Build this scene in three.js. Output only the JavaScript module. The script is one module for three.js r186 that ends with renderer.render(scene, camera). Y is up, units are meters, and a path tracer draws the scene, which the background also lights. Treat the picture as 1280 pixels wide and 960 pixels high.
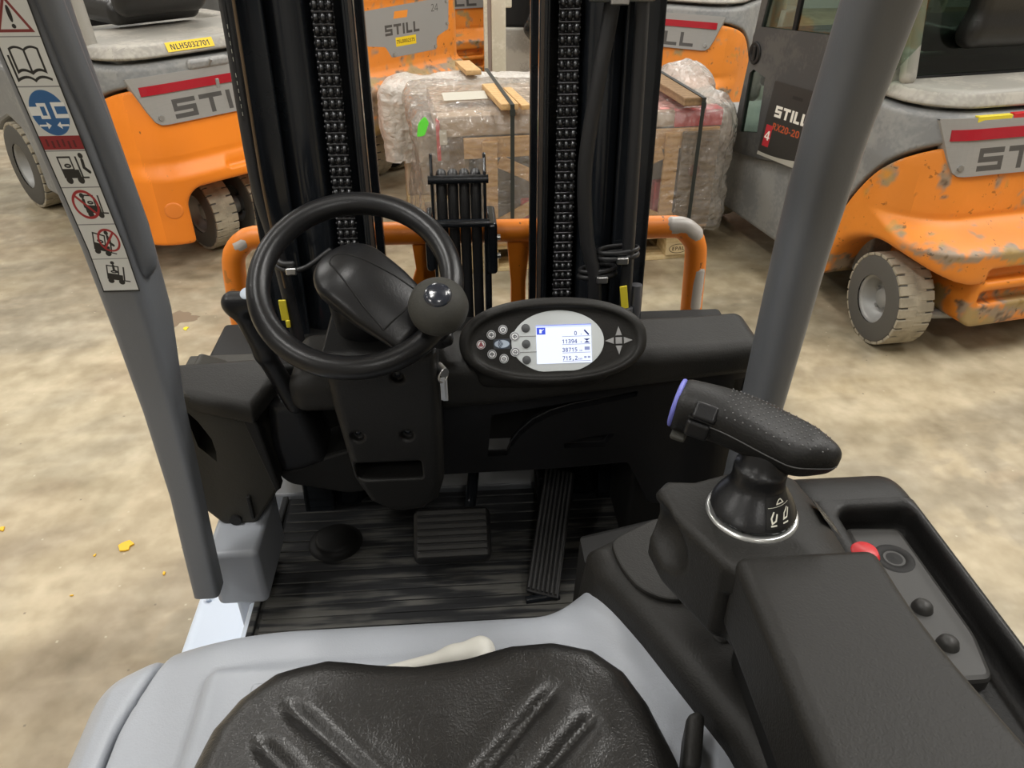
import * as THREE from 'three';
import { RoundedBoxGeometry } from 'three/addons/geometries/RoundedBoxGeometry.js';
import { mergeGeometries } from 'three/addons/utils/BufferGeometryUtils.js';
import { RectAreaLightUniformsLib } from 'three/addons/lights/RectAreaLightUniformsLib.js';

// ---------------------------------------------------------------- camera, lights, exposure
const scene = new THREE.Scene();
const camera = new THREE.PerspectiveCamera(53.13, 4 / 3, 0.05, 60);
camera.position.set(0.01, 1.75, 0);
camera.rotation.order = 'YXZ';
camera.rotation.set(-33 * Math.PI / 180, -4 * Math.PI / 180, 0);
scene.add(camera);
const renderer = new THREE.WebGLRenderer({ antialias: true });
renderer.toneMapping = THREE.LinearToneMapping;
renderer.toneMappingExposure = 1.4;
renderer.shadowMap.enabled = true;
RectAreaLightUniformsLib.init();
scene.background = new THREE.Color(0x000000);
const HALL = { x0: -9, x1: 9, z0: -14, z1: 6, h: 5.6 };
// hall lamps: [x, z, warm]  (long fluorescent fittings running along z)
const LAMPS = [[-5.6, -10, 0], [-5.6, -5.5, 0], [-5.6, -1, 0], [-1.5, -10, 0], [-1.3, -5.2, 0], [-1.7, -0.4, 0], [2.9, -10, 0], [2.9, -5.5, 0], [2.7, -0.8, 0], [6.8, -8, 0], [6.4, -3.5, 0], [4.4, -2.6, 0], [0.6, 3.6, 0], [-5.0, 3.4, 0]];  // third from last is an unseen extra, added to brighten the right floor
const LAMP_I = 34;

// ---------------------------------------------------------------- helpers
const V3 = (a) => (a.isVector3 ? a : new THREE.Vector3(a[0], a[1], a[2]));
function rng(seed) { let a = seed >>> 0; return () => { a = (a + 0x6D2B79F5) | 0; let t = Math.imul(a ^ (a >>> 15), 1 | a); t = (t + Math.imul(t ^ (t >>> 7), 61 | t)) ^ t; return ((t ^ (t >>> 14)) >>> 0) / 4294967296; }; }
const clamp = (x, a = 0, b = 1) => Math.min(b, Math.max(a, x));
const mix = (a, b, t) => a + (b - a) * t;
const smooth = (a, b, x) => { const t = clamp((x - a) / (b - a)); return t * t * (3 - 2 * t); };
const D2R = Math.PI / 180;
function hash2(x, y, s) { let h = Math.imul(x, 374761393) ^ Math.imul(y, 668265263) ^ Math.imul(s, 974634777); h = Math.imul(h ^ (h >>> 13), 1274126177); return ((h ^ (h >>> 16)) >>> 0) / 4294967296; }
function vn(x, y, p, s) { // periodic value noise
  const xi = Math.floor(x), yi = Math.floor(y), fx = x - xi, fy = y - yi, u = fx * fx * (3 - 2 * fx), v = fy * fy * (3 - 2 * fy);
  const w = (k) => ((k % p) + p) % p; const x0 = w(xi), x1 = w(xi + 1), y0 = w(yi), y1 = w(yi + 1);
  return mix(mix(hash2(x0, y0, s), hash2(x1, y0, s), u), mix(hash2(x0, y1, s), hash2(x1, y1, s), u), v);
}
function fbm(u, v, base, oct, s = 1, gain = 0.5) { let a = 0, w = 1, t = 0, f = base; for (let i = 0; i < oct; i++) { a += w * vn(u * f, v * f, f, s + i); t += w; w *= gain; f *= 2; } return a / t; }
function noise3(x, y, z) { // smooth 3d value noise 0..1
  const xi = Math.floor(x), yi = Math.floor(y), zi = Math.floor(z), s = (t) => t * t * (3 - 2 * t), u = s(x - xi), v = s(y - yi), w = s(z - zi);
  const h = (a, b, c) => hash2(xi + a + (zi + c) * 57, yi + b, 7 + (zi + c) * 13);
  return mix(mix(mix(h(0, 0, 0), h(1, 0, 0), u), mix(h(0, 1, 0), h(1, 1, 0), u), v), mix(mix(h(0, 0, 1), h(1, 0, 1), u), mix(h(0, 1, 1), h(1, 1, 1), u), v), w);
}
function dataTex(n, fn, srgb, rep = 1) { // fn(u,v) -> [r,g,b] 0..1
  const d = new Uint8Array(n * n * 4);
  for (let j = 0; j < n; j++) for (let i = 0; i < n; i++) { const c = fn(i / n, j / n), o = (j * n + i) * 4; d[o] = clamp(c[0]) * 255; d[o + 1] = clamp(c[1]) * 255; d[o + 2] = clamp(c[2]) * 255; d[o + 3] = 255; }
  const t = new THREE.DataTexture(d, n, n); t.wrapS = t.wrapT = THREE.RepeatWrapping; t.magFilter = THREE.LinearFilter; t.minFilter = THREE.LinearMipmapLinearFilter; t.generateMipmaps = true;
  if (srgb) t.colorSpace = THREE.SRGBColorSpace; t.repeat.set(rep, rep); t.needsUpdate = true; return t;
}
function canvasTex(w, h, draw) { const c = document.createElement('canvas'); c.width = w; c.height = h; const g = c.getContext('2d'); draw(g, w, h); const t = new THREE.CanvasTexture(c); t.colorSpace = THREE.SRGBColorSpace; t.anisotropy = 8; return t; }
const grey = (fn) => (u, v) => { const g = fn(u, v); return [g, g, g]; };

function boxUV(g) { // uv in metres from the dominant face axis
  if (g.userData.keepUV) return g;
  if (g.index) { const u = g.userData; g = g.toNonIndexed(); g.userData = u; }
  const p = g.attributes.position, n = p.count, uv = new Float32Array(n * 2), a = new THREE.Vector3(), b = new THREE.Vector3(), c = new THREE.Vector3(), e = new THREE.Vector3();
  for (let i = 0; i < n; i += 3) {
    a.fromBufferAttribute(p, i); b.fromBufferAttribute(p, i + 1); c.fromBufferAttribute(p, i + 2); e.copy(b).sub(a).cross(c.clone().sub(a));
    const X = Math.abs(e.x), Y = Math.abs(e.y), Z = Math.abs(e.z);
    for (let k = 0; k < 3; k++) { const q = k === 0 ? a : k === 1 ? b : c; uv[(i + k) * 2] = X > Y && X > Z ? q.z : q.x; uv[(i + k) * 2 + 1] = Y >= X && Y >= Z ? q.z : q.y; }
  }
  g.setAttribute('uv', new THREE.BufferAttribute(uv, 2)); return g;
}
function clean(g) { if (g.index) { const u = g.userData; g = g.toNonIndexed(); g.userData = u; } for (const k of Object.keys(g.attributes)) if (!['position', 'normal', 'uv'].includes(k)) g.deleteAttribute(k); if (!g.attributes.uv) g.setAttribute('uv', new THREE.BufferAttribute(new Float32Array(g.attributes.position.count * 2), 2)); return g; }
function mg(...gs) { gs = gs.flat(); if (gs.length === 1) return gs[0]; return mergeGeometries(gs.map(clean)); }
const used = {};
const numbered = (n) => { if (used[n] === undefined) { used[n] = 0; return n; } used[n]++; return n + '_' + String(used[n]).padStart(3, '0'); };
function mesh(name, geo, mat, parent = scene, label) {
  if (Array.isArray(geo)) geo = mg(geo);
  const m = new THREE.Mesh(boxUV(geo), mat); m.name = parent === scene ? numbered(name) : name; m.castShadow = m.receiveShadow = true; parent.add(m);
  if (label) m.userData.label = label; return m;
}
function group(name, parent = scene, pos, ry = 0) { const g = new THREE.Group(); g.name = parent === scene ? numbered(name) : name; if (pos) g.position.set(...pos); g.rotation.y = ry; parent.add(g); return g; }
function tag(o, label, category, grp) { o.userData.label = label; o.userData.category = category; if (grp) o.userData.group = grp; return o; }
function structure(name, geo, mat, label) { const m = mesh(name, geo, mat); m.userData.kind = 'structure'; m.userData.label = label; m.userData.category = name.split('_')[0]; return m; }
const xf = (g, { p = [0, 0, 0], r = [0, 0, 0], s } = {}) => { const m = new THREE.Matrix4().compose(V3(p), new THREE.Quaternion().setFromEuler(new THREE.Euler(r[0], r[1], r[2])), new THREE.Vector3(...(s || [1, 1, 1]))); const u = g.userData; g = g.clone().applyMatrix4(m); g.userData = u; return g; };
// box by limits
const bx = (x0, x1, y0, y1, z0, z1, r = 0.004, seg = 2) => { const w = x1 - x0, h = y1 - y0, d = z1 - z0; const g = r > 0 ? new RoundedBoxGeometry(w, h, d, seg, Math.min(r, w / 2.02, h / 2.02, d / 2.02)) : new THREE.BoxGeometry(w, h, d); return g.translate((x0 + x1) / 2, (y0 + y1) / 2, (z0 + z1) / 2); };
const poly = (pts) => { const s = new THREE.Shape(); pts.forEach((p, i) => (i ? s.lineTo(p[0], p[1]) : s.moveTo(p[0], p[1]))); s.closePath(); return s; };
function roundPoly(pts, r) { // polygon with rounded corners
  const s = new THREE.Shape(), n = pts.length;
  for (let i = 0; i < n; i++) {
    const a = pts[(i + n - 1) % n], b = pts[i], c = pts[(i + 1) % n], rr = b[2] !== undefined ? b[2] : r;
    const l1 = Math.hypot(a[0] - b[0], a[1] - b[1]), l2 = Math.hypot(c[0] - b[0], c[1] - b[1]), k = Math.min(rr, l1 * 0.48, l2 * 0.48);
    const p = [b[0] + (a[0] - b[0]) / l1 * k, b[1] + (a[1] - b[1]) / l1 * k], q = [b[0] + (c[0] - b[0]) / l2 * k, b[1] + (c[1] - b[1]) / l2 * k];
    if (i === 0) s.moveTo(p[0], p[1]); else s.lineTo(p[0], p[1]); s.quadraticCurveTo(b[0], b[1], q[0], q[1]);
  }
  s.closePath(); return s;
}
function ext(shape, depth, bevel = 0, seg = 2, curve = 8) { // extruded from z=0 to z=depth, bevel inside
  if (Array.isArray(shape)) shape = poly(shape);
  const g = new THREE.ExtrudeGeometry(shape, { depth: Math.max(1e-4, depth - 2 * bevel), bevelEnabled: bevel > 0, bevelThickness: bevel, bevelSize: bevel, bevelOffset: -bevel, bevelSegments: seg, curveSegments: curve, steps: 1 });
  return g.translate(0, 0, bevel);
}
const extZ = (s, z0, z1, b, seg, c) => ext(s, z1 - z0, b, seg, c).translate(0, 0, z0);                    // shape in (x,y)
const extX = (s, x0, x1, b, seg, c) => ext(s, x1 - x0, b, seg, c).applyMatrix4(new THREE.Matrix4().set(0, 0, 1, x0, 0, 1, 0, 0, -1, 0, 0, 0, 0, 0, 0, 1)); // shape in (-z,y)
const extY = (s, y0, y1, b, seg, c) => ext(s, y1 - y0, b, seg, c).applyMatrix4(new THREE.Matrix4().set(1, 0, 0, 0, 0, 0, 1, y0, 0, -1, 0, 0, 0, 0, 0, 1)); // shape in (x,-z)
function tube(pts, r, { n = 40, k = 10, curve = true, closed = false, cap = true, t = 0.5 } = {}) {
  const P = pts.map(V3); let c;
  if (curve) c = new THREE.CatmullRomCurve3(P, closed, 'catmullrom', t); else { c = new THREE.CurvePath(); for (let i = 0; i + 1 < P.length; i++) c.add(new THREE.LineCurve3(P[i], P[i + 1])); }
  const g = [new THREE.TubeGeometry(c, n, r, k, closed)];
  if (cap && !closed) for (const q of [P[0], P[P.length - 1]]) g.push(new THREE.SphereGeometry(r * 0.999, k, 6).translate(q.x, q.y, q.z));
  return mg(g);
}
function rod(a, b, r, r2 = r, k = 14) { // flat ended rod
  a = V3(a); b = V3(b); const d = b.clone().sub(a), g = new THREE.CylinderGeometry(r2, r, d.length(), k);
  g.applyQuaternion(new THREE.Quaternion().setFromUnitVectors(new THREE.Vector3(0, 1, 0), d.clone().normalize())); const m = a.clone().add(b).multiplyScalar(0.5); return g.translate(m.x, m.y, m.z);
}
const lathe = (pts, k = 24) => new THREE.LatheGeometry(pts.map((p) => new THREE.Vector2(p[0], p[1])), k);
const alignY = (g, dir, at) => { g.applyQuaternion(new THREE.Quaternion().setFromUnitVectors(new THREE.Vector3(0, 1, 0), V3(dir).clone().normalize())); const p = V3(at); return g.translate(p.x, p.y, p.z); };
function loft(secs, closedEnds = true) { // secs: rings of Vector3-like points, same count
  const n = secs[0].length, pos = [], idx = [];
  secs.forEach((s) => s.forEach((p) => pos.push(p[0], p[1], p[2])));
  for (let i = 0; i + 1 < secs.length; i++) for (let j = 0; j < n; j++) { const a = i * n + j, b = i * n + (j + 1) % n, c = a + n, d = b + n; idx.push(a, b, d, a, d, c); }
  const base = new THREE.BufferGeometry(); base.setAttribute('position', new THREE.Float32BufferAttribute(pos, 3)); base.setIndex(idx); base.computeVertexNormals();
  const out = [base];
  if (closedEnds) for (const [i, s] of [[0, 1], [secs.length - 1, -1]]) {
    const r = secs[i], c = r.reduce((m, p) => [m[0] + p[0] / n, m[1] + p[1] / n, m[2] + p[2] / n], [0, 0, 0]), q = [];
    for (let j = 0; j < n; j++) { const a = r[j], b = r[(j + 1) % n]; q.push(...c, ...(s > 0 ? b : a), ...(s > 0 ? a : b)); }
    const g = new THREE.BufferGeometry(); g.setAttribute('position', new THREE.Float32BufferAttribute(q, 3)); g.computeVertexNormals(); out.push(g);
  }
  return mg(out);
}
function ring(c, a, b, ex, n = 24, U = [1, 0, 0], W = [0, 0, 1]) { // superellipse ring round c
  const o = []; for (let i = 0; i < n; i++) { const t = i / n * 2 * Math.PI, cs = Math.cos(t), sn = Math.sin(t), x = a * Math.sign(cs) * Math.abs(cs) ** (2 / ex), y = b * Math.sign(sn) * Math.abs(sn) ** (2 / ex); o.push([c[0] + U[0] * x + W[0] * y, c[1] + U[1] * x + W[1] * y, c[2] + U[2] * x + W[2] * y]); }
  return o;
}
function quadUV(a, b, c, d) { // flat quad a(bl) b(br) c(tr) d(tl), full texture
  const g = new THREE.BufferGeometry(), P = [a, b, c, a, c, d].flat(); g.setAttribute('position', new THREE.Float32BufferAttribute(P, 3)); g.setAttribute('uv', new THREE.Float32BufferAttribute([0, 0, 1, 0, 1, 1, 0, 0, 1, 1, 0, 1], 2)); g.computeVertexNormals(); g.userData.keepUV = true; return g;
}
// ---- signed distance modelling
const sBox = (x, y, z, cx, cy, cz, hx, hy, hz, r) => { const a = Math.abs(x - cx) - hx + r, b = Math.abs(y - cy) - hy + r, c = Math.abs(z - cz) - hz + r; return Math.hypot(Math.max(a, 0), Math.max(b, 0), Math.max(c, 0)) + Math.min(Math.max(a, b, c), 0) - r; };
const sCap = (x, y, z, a, b, r1, r2 = r1) => { const bx_ = b[0] - a[0], by = b[1] - a[1], bz = b[2] - a[2], t = clamp(((x - a[0]) * bx_ + (y - a[1]) * by + (z - a[2]) * bz) / (bx_ * bx_ + by * by + bz * bz)); return Math.hypot(x - a[0] - bx_ * t, y - a[1] - by * t, z - a[2] - bz * t) - mix(r1, r2, t); };
const sEll = (x, y, z, c, r) => { const a = (x - c[0]) / r[0], b = (y - c[1]) / r[1], d = (z - c[2]) / r[2], k0 = Math.hypot(a, b, d), k1 = Math.hypot(a / r[0], b / r[1], d / r[2]); return k1 < 1e-9 ? -Math.min(...r) : k0 * (k0 - 1) / k1; };
const sPoly = (px, py, v) => { let d = 1e9, s = 1; for (let i = 0, j = v.length - 1; i < v.length; j = i++) { const ex = v[j][0] - v[i][0], ey = v[j][1] - v[i][1], wx = px - v[i][0], wy = py - v[i][1], t = clamp((wx * ex + wy * ey) / (ex * ex + ey * ey)), qx = wx - ex * t, qy = wy - ey * t; d = Math.min(d, qx * qx + qy * qy); const c1 = py >= v[i][1], c2 = py < v[j][1], c3 = ex * wy > ey * wx; if ((c1 && c2 && c3) || (!c1 && !c2 && !c3)) s = -s; } return s * Math.sqrt(d); };
const sExt = (d2, h, r) => { const a = d2 + r, b = h + r; return Math.min(Math.max(a, b), 0) + Math.hypot(Math.max(a, 0), Math.max(b, 0)) - r; };
const smin = (a, b, k) => { const h = Math.max(k - Math.abs(a - b), 0) / k; return Math.min(a, b) - h * h * k * 0.25; };
const smax = (a, b, k) => -smin(-a, -b, k);
function sdf(fn, lo, hi, c) {
  const N = [0, 1, 2].map((i) => Math.ceil((hi[i] - lo[i]) / c) + 1), [nx, ny, nz] = N, B = 6, val = new Float32Array(nx * ny * nz).fill(NaN), vid = new Int32Array(nx * ny * nz).fill(-1);
  const at = (i, j, k) => (k * ny + j) * nx + i, blocks = [], lim = (Math.sqrt(3) * B * c / 2) * 1.25 + 2 * c;
  for (let k = 0; k < nz - 1; k += B) for (let j = 0; j < ny - 1; j += B) for (let i = 0; i < nx - 1; i += B) {
    if (Math.abs(fn(lo[0] + (i + B / 2) * c, lo[1] + (j + B / 2) * c, lo[2] + (k + B / 2) * c)) > lim) continue;
    const I = Math.min(i + B, nx - 1), J = Math.min(j + B, ny - 1), K = Math.min(k + B, nz - 1); blocks.push([i, j, k, I, J, K]);
    for (let z = k; z <= K; z++) for (let y = j; y <= J; y++) for (let x = i; x <= I; x++) { const q = at(x, y, z); if (val[q] !== val[q]) val[q] = fn(lo[0] + x * c, lo[1] + y * c, lo[2] + z * c); }
  }
  const P = [], E = [[0, 1], [2, 3], [4, 5], [6, 7], [0, 2], [1, 3], [4, 6], [5, 7], [0, 4], [1, 5], [2, 6], [3, 7]], v = new Float64Array(8);
  for (const [i, j, k, I, J, K] of blocks) for (let z = k; z < K; z++) for (let y = j; y < J; y++) for (let x = i; x < I; x++) {
    let m = 0; for (let q = 0; q < 8; q++) { v[q] = val[at(x + (q & 1), y + ((q >> 1) & 1), z + (q >> 2))]; if (v[q] < 0) m |= 1 << q; }
    if (m === 0 || m === 255) continue;
    let sx = 0, sy = 0, sz = 0, n = 0;
    for (const [a, b] of E) if ((v[a] < 0) !== (v[b] < 0)) { const t = v[a] / (v[a] - v[b]); sx += (a & 1) + t * ((b & 1) - (a & 1)); sy += ((a >> 1) & 1) + t * (((b >> 1) & 1) - ((a >> 1) & 1)); sz += (a >> 2) + t * ((b >> 2) - (a >> 2)); n++; }
    vid[at(x, y, z)] = P.length / 3; P.push(lo[0] + (x + sx / n) * c, lo[1] + (y + sy / n) * c, lo[2] + (z + sz / n) * c);
  }
  const tri = [], quad = (a, b, d, e, flip) => { if (a < 0 || b < 0 || d < 0 || e < 0) return; if (flip) tri.push(a, d, b, a, e, d); else tri.push(a, b, d, a, d, e); };
  const seen = new Uint8Array(nx * ny * nz);
  for (const [i, j, k, I, J, K] of blocks) for (let z = k; z <= K; z++) for (let y = j; y <= J; y++) for (let x = i; x <= I; x++) {
    const q = at(x, y, z); if (seen[q]) continue; seen[q] = 1; const a = val[q];
    if (x + 1 < nx && y > 0 && z > 0) { const b = val[at(x + 1, y, z)]; if (b === b && (a < 0) !== (b < 0)) quad(vid[at(x, y - 1, z - 1)], vid[at(x, y, z - 1)], vid[q], vid[at(x, y - 1, z)], a >= 0); }
    if (y + 1 < ny && x > 0 && z > 0) { const b = val[at(x, y + 1, z)]; if (b === b && (a < 0) !== (b < 0)) quad(vid[at(x - 1, y, z - 1)], vid[at(x, y, z - 1)], vid[q], vid[at(x - 1, y, z)], a < 0); }
    if (z + 1 < nz && x > 0 && y > 0) { const b = val[at(x, y, z + 1)]; if (b === b && (a < 0) !== (b < 0)) quad(vid[at(x - 1, y - 1, z)], vid[at(x, y - 1, z)], vid[q], vid[at(x - 1, y, z)], a >= 0); }
  }
  const nv = P.length / 3, NR = new Float32Array(nv * 3), e = c * 0.35, K4 = [[1, -1, -1], [-1, -1, 1], [-1, 1, -1], [1, 1, 1]];
  const grad = (x, y, z) => { let gx = 0, gy = 0, gz = 0; for (const s of K4) { const d = fn(x + s[0] * e, y + s[1] * e, z + s[2] * e); gx += s[0] * d; gy += s[1] * d; gz += s[2] * d; } const l = Math.hypot(gx, gy, gz) || 1; return [gx / l, gy / l, gz / l]; };
  for (let i = 0; i < nv; i++) {
    let x = P[i * 3], y = P[i * 3 + 1], z = P[i * 3 + 2]; const g = grad(x, y, z), d = clamp(fn(x, y, z), -0.6 * c, 0.6 * c); x -= g[0] * d; y -= g[1] * d; z -= g[2] * d; P[i * 3] = x; P[i * 3 + 1] = y; P[i * 3 + 2] = z; const g2 = grad(x, y, z); NR.set(g2, i * 3);
  }
  const g = new THREE.BufferGeometry(); g.setAttribute('position', new THREE.Float32BufferAttribute(P, 3)); g.setAttribute('normal', new THREE.BufferAttribute(NR, 3)); g.setIndex(tri);
  return g;
}
// ---------------------------------------------------------------- materials
const grainT = dataTex(256, grey((u, v) => 0.6 * fbm(u, v, 64, 2, 3) + 0.4 * fbm(u, v, 8, 2, 9)), false, 9);
const smudgeT = dataTex(512, grey((u, v) => clamp(0.5 + 1.1 * (fbm(u, v, 5, 6, 21) - 0.5))), false, 2);
const S = (o) => new THREE.MeshStandardMaterial(o), PH = (o) => new THREE.MeshPhysicalMaterial(o), lin = (r, g, b) => new THREE.Color().setRGB(r, g, b);
const mixC = (a, b, t) => [mix(a[0], b[0], t), mix(a[1], b[1], t), mix(a[2], b[2], t)];
// worn paint: base colour with chips, scrapes and rust
function paintTex(base, wear, amount, n = 512, seed = 5, rep = 1) {
  return dataTex(n, (u, v) => {
    const a = fbm(u, v, 4, 6, seed), b = fbm(u, v, 24, 4, seed + 9), d = fbm(u * 1, v, 3, 3, seed + 30); let c = mixC(base, [base[0] * 0.93, base[1] * 0.92, base[2] * 0.9], clamp((d - 0.4) * 3));
    const fine = fbm(u, v, 48, 3, seed + 17), k = smooth(0.685 - amount * 0.13, 0.72 - amount * 0.13, a * 0.45 + b * 0.3 + fine * 0.25 + (d - 0.5) * 0.25); c = mixC(c, mixC(wear, base, 0.35 * fine), k * 0.85); const sp = smooth(0.74 - amount * 0.1, 0.78 - amount * 0.1, fine * 0.7 + b * 0.3); c = mixC(c, [wear[0] * 0.6, wear[1] * 0.6, wear[2] * 0.6], sp * 0.8);
    return c;
  }, true, rep);
}
const woodTex = (a, b, seed) => dataTex(256, (u, v) => { const r = fbm(u * 1, v, 2, 4, seed); const g = 0.5 + 0.5 * Math.sin((v * 46 + r * 9) * 1.6); const f = fbm(u, v * 1, 40, 2, seed + 3); return mixC(a, b, clamp(0.55 * g + 0.6 * f - 0.15)); }, true, 2.4);
const fbmA = (u, v, fx, fy, oct, s) => { let a = 0, w = 1, t = 0; for (let i = 0; i < oct; i++) { const px = fx << i, py = fy << i, x = u * px, y = v * py, xi = Math.floor(x), yi = Math.floor(y), X = x - xi, Y = y - yi, e = X * X * (3 - 2 * X), f = Y * Y * (3 - 2 * Y), q = (k, p) => ((k % p) + p) % p; a += w * mix(mix(hash2(q(xi, px), q(yi, py), s + i), hash2(q(xi + 1, px), q(yi, py), s + i), e), mix(hash2(q(xi, px), q(yi + 1, py), s + i), hash2(q(xi + 1, px), q(yi + 1, py), s + i), e), f); t += w; w *= 0.5; } return a / t; };
const fbmM = fbmA;
const M = {};
M.plastic = PH({ color: lin(0.0115, 0.0112, 0.0108), roughness: 0.48, specularIntensity: 0.6, bumpMap: grainT, bumpScale: 0.0004 });
M.plasticGrey = PH({ color: lin(0.0165, 0.0157, 0.0142), roughness: 0.52, specularIntensity: 0.5, bumpMap: grainT, bumpScale: 0.0005 });
M.plasticSmooth = PH({ color: lin(0.0095, 0.0096, 0.0105), roughness: 0.34, specularIntensity: 0.75, bumpMap: grainT, bumpScale: 0.0002 });
M.plasticDark = PH({ color: lin(0.0095, 0.0093, 0.009), roughness: 0.6, specularIntensity: 0.5 });
M.trayGrey = PH({ color: lin(0.034, 0.033, 0.031), roughness: 0.45, specularIntensity: 0.7 });
M.rubberKnob = S({ color: lin(0.038, 0.037, 0.031), roughness: 0.7, bumpMap: grainT, bumpScale: 0.0005 });
M.gloss = PH({ color: lin(0.02, 0.024, 0.035), roughness: 0.22, clearcoat: 0.6, clearcoatRoughness: 0.15 });
M.blackMetal = S({ color: lin(0.011, 0.013, 0.016), roughness: 0.4, roughnessMap: smudgeT });
M.blackRubber = S({ color: lin(0.014, 0.014, 0.015), roughness: 0.45 });
M.chain = S({ color: lin(0.085, 0.086, 0.09), roughness: 0.27, metalness: 0.8 });
M.mat = S({ color: lin(1, 1, 1), roughness: 0.72, map: dataTex(512, (u, v) => { const s = fbm(u * 1, v, 3, 5, 41), t = fbmM(u, v, 5, 44, 4, 47); const k = smooth(0.50, 0.70, s * 0.5 + t * 0.5); return mixC([0.115, 0.12, 0.128], [0.34, 0.335, 0.32], k); }, true, 1.9) });
M.greyPaint = S({ color: lin(0.145, 0.153, 0.166), roughness: 0.42, bumpMap: grainT, bumpScale: 0.0002 });
M.hood = S({ color: lin(0.33, 0.35, 0.385), roughness: 0.42, bumpMap: grainT, bumpScale: 0.0003 });
M.sill = S({ color: lin(0.60, 0.67, 0.78), roughness: 0.4 });
M.wallGrey = S({ color: lin(0.42, 0.43, 0.44), roughness: 0.6 });
M.steel = S({ color: lin(0.55, 0.55, 0.55), roughness: 0.3, metalness: 1 });
M.cream = S({ color: lin(0.56, 0.55, 0.5), roughness: 0.5 });
M.leather = PH({ color: lin(0.015, 0.0142, 0.0132), roughness: 0.35, bumpMap: dataTex(512, grey((u, v) => { const a = fbm(u, v, 12, 3, 61), b = fbm(u, v, 40, 3, 67); const w = Math.abs(a - 0.5) * 2, q = Math.abs(b - 0.5) * 2; return 0.5 * Math.min(1, w * 3) + 0.5 * Math.min(1, q * 2.5); }), false, 8), bumpScale: 0.00034 });
M.red = S({ color: lin(0.55, 0.02, 0.025), roughness: 0.4 });
M.yellowTag = S({ color: lin(0.75, 0.62, 0.04), roughness: 0.5 });
M.orangeTube = S({ color: lin(1, 1, 1), roughness: 0.45, map: paintTex([0.89, 0.50, 0.10], [0.60, 0.38, 0.16], 0.0, 512, 71, 2) });
M.scrape = S({ color: lin(0.42, 0.39, 0.36), roughness: 0.6, roughnessMap: smudgeT });
const floorMap = dataTex(2048, (u, v) => {
  const a = fbm(u, v, 4, 7, 101), b = fbm(u, v, 9, 6, 111), c = fbm(u, v, 64, 4, 121), st = fbm((u + v) % 1, v * 1, 6, 4, 131), big = fbm(u, v, 2, 3, 141), warp = fbm(u + 0.13 * a, v + 0.13 * b, 12, 5, 171);
  let k = [0.745, 0.69, 0.575];
  k = mixC(k, [0.635, 0.605, 0.525], smooth(0.46, 0.58, a));            // grey cement patches
  k = mixC(k, [0.645, 0.575, 0.48], 0.65 * smooth(0.52, 0.63, b));        // brownish dirt
  k = mixC(k, [0.575, 0.545, 0.475], 0.6 * smooth(0.52, 0.60, warp) );
  const rid = 1 - Math.abs(2 * fbm(u + 0.05 * b, v + 0.05 * a, 7, 5, 201) - 1), rid2 = 1 - Math.abs(2 * fbm(u + v, v + 0.08 * a, 16, 4, 207) - 1);
  k = mixC(k, [0.78, 0.73, 0.62], 0.25 * smooth(0.90, 0.99, rid) * smooth(0.45, 0.62, rid2)); const cl = fbmA(u + v, v + 0.02 * a, 26, 70, 4, 217), cl2 = fbm(u + 0.03 * b, v, 40, 4, 227); k = mixC(k, [0.79, 0.735, 0.63], 0.32 * smooth(0.52, 0.70, cl)); k = mixC(k, [0.56, 0.52, 0.445], 0.34 * smooth(0.52, 0.68, cl2)); k = [k[0] * 0.915, k[1] * 0.905, k[2] * 0.89];
  k = mixC(k, [0.81, 0.745, 0.61], 0.55 * smooth(0.52, 0.72, st));       // pale scuffs
  const f = (c - 0.5) * 0.26 + (big - 0.5) * 0.10 + (fbmA(u + v, v, 5, 30, 4, 191) - 0.5) * 0.17 + (fbmA(u - v, v, 3, 60, 3, 197) - 0.5) * 0.08; k = [k[0] + f, k[1] + f, k[2] + f];
  const sp = hash2(Math.floor(u * 640), Math.floor(v * 640), 151); if (sp > 0.9993) k = mixC(k, [0.86, 0.83, 0.74], 0.6); else if (sp < 0.0004) k = mixC(k, [0.34, 0.31, 0.27], 0.6);
  return mixC([0.655, 0.60, 0.495], k, 0.72).map((q) => q * 0.95);
}, true, 1 / 4.3);
M.floor = S({ color: lin(1, 1, 1), roughness: 0.55, map: floorMap, bumpMap: floorMap, bumpScale: 0.0007 });
M.wall = S({ color: lin(0.42, 0.41, 0.39), roughness: 0.9, bumpMap: grainT, bumpScale: 0.001 });
M.ceiling = S({ color: lin(0.5, 0.5, 0.49), roughness: 0.9 });
M.lampGlow = S({ color: lin(0.9, 0.9, 0.9), emissive: lin(1, 0.98, 0.95), emissiveIntensity: 6, roughness: 0.5 });
M.lampBody = S({ color: lin(0.6, 0.6, 0.6), roughness: 0.5 });

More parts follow.
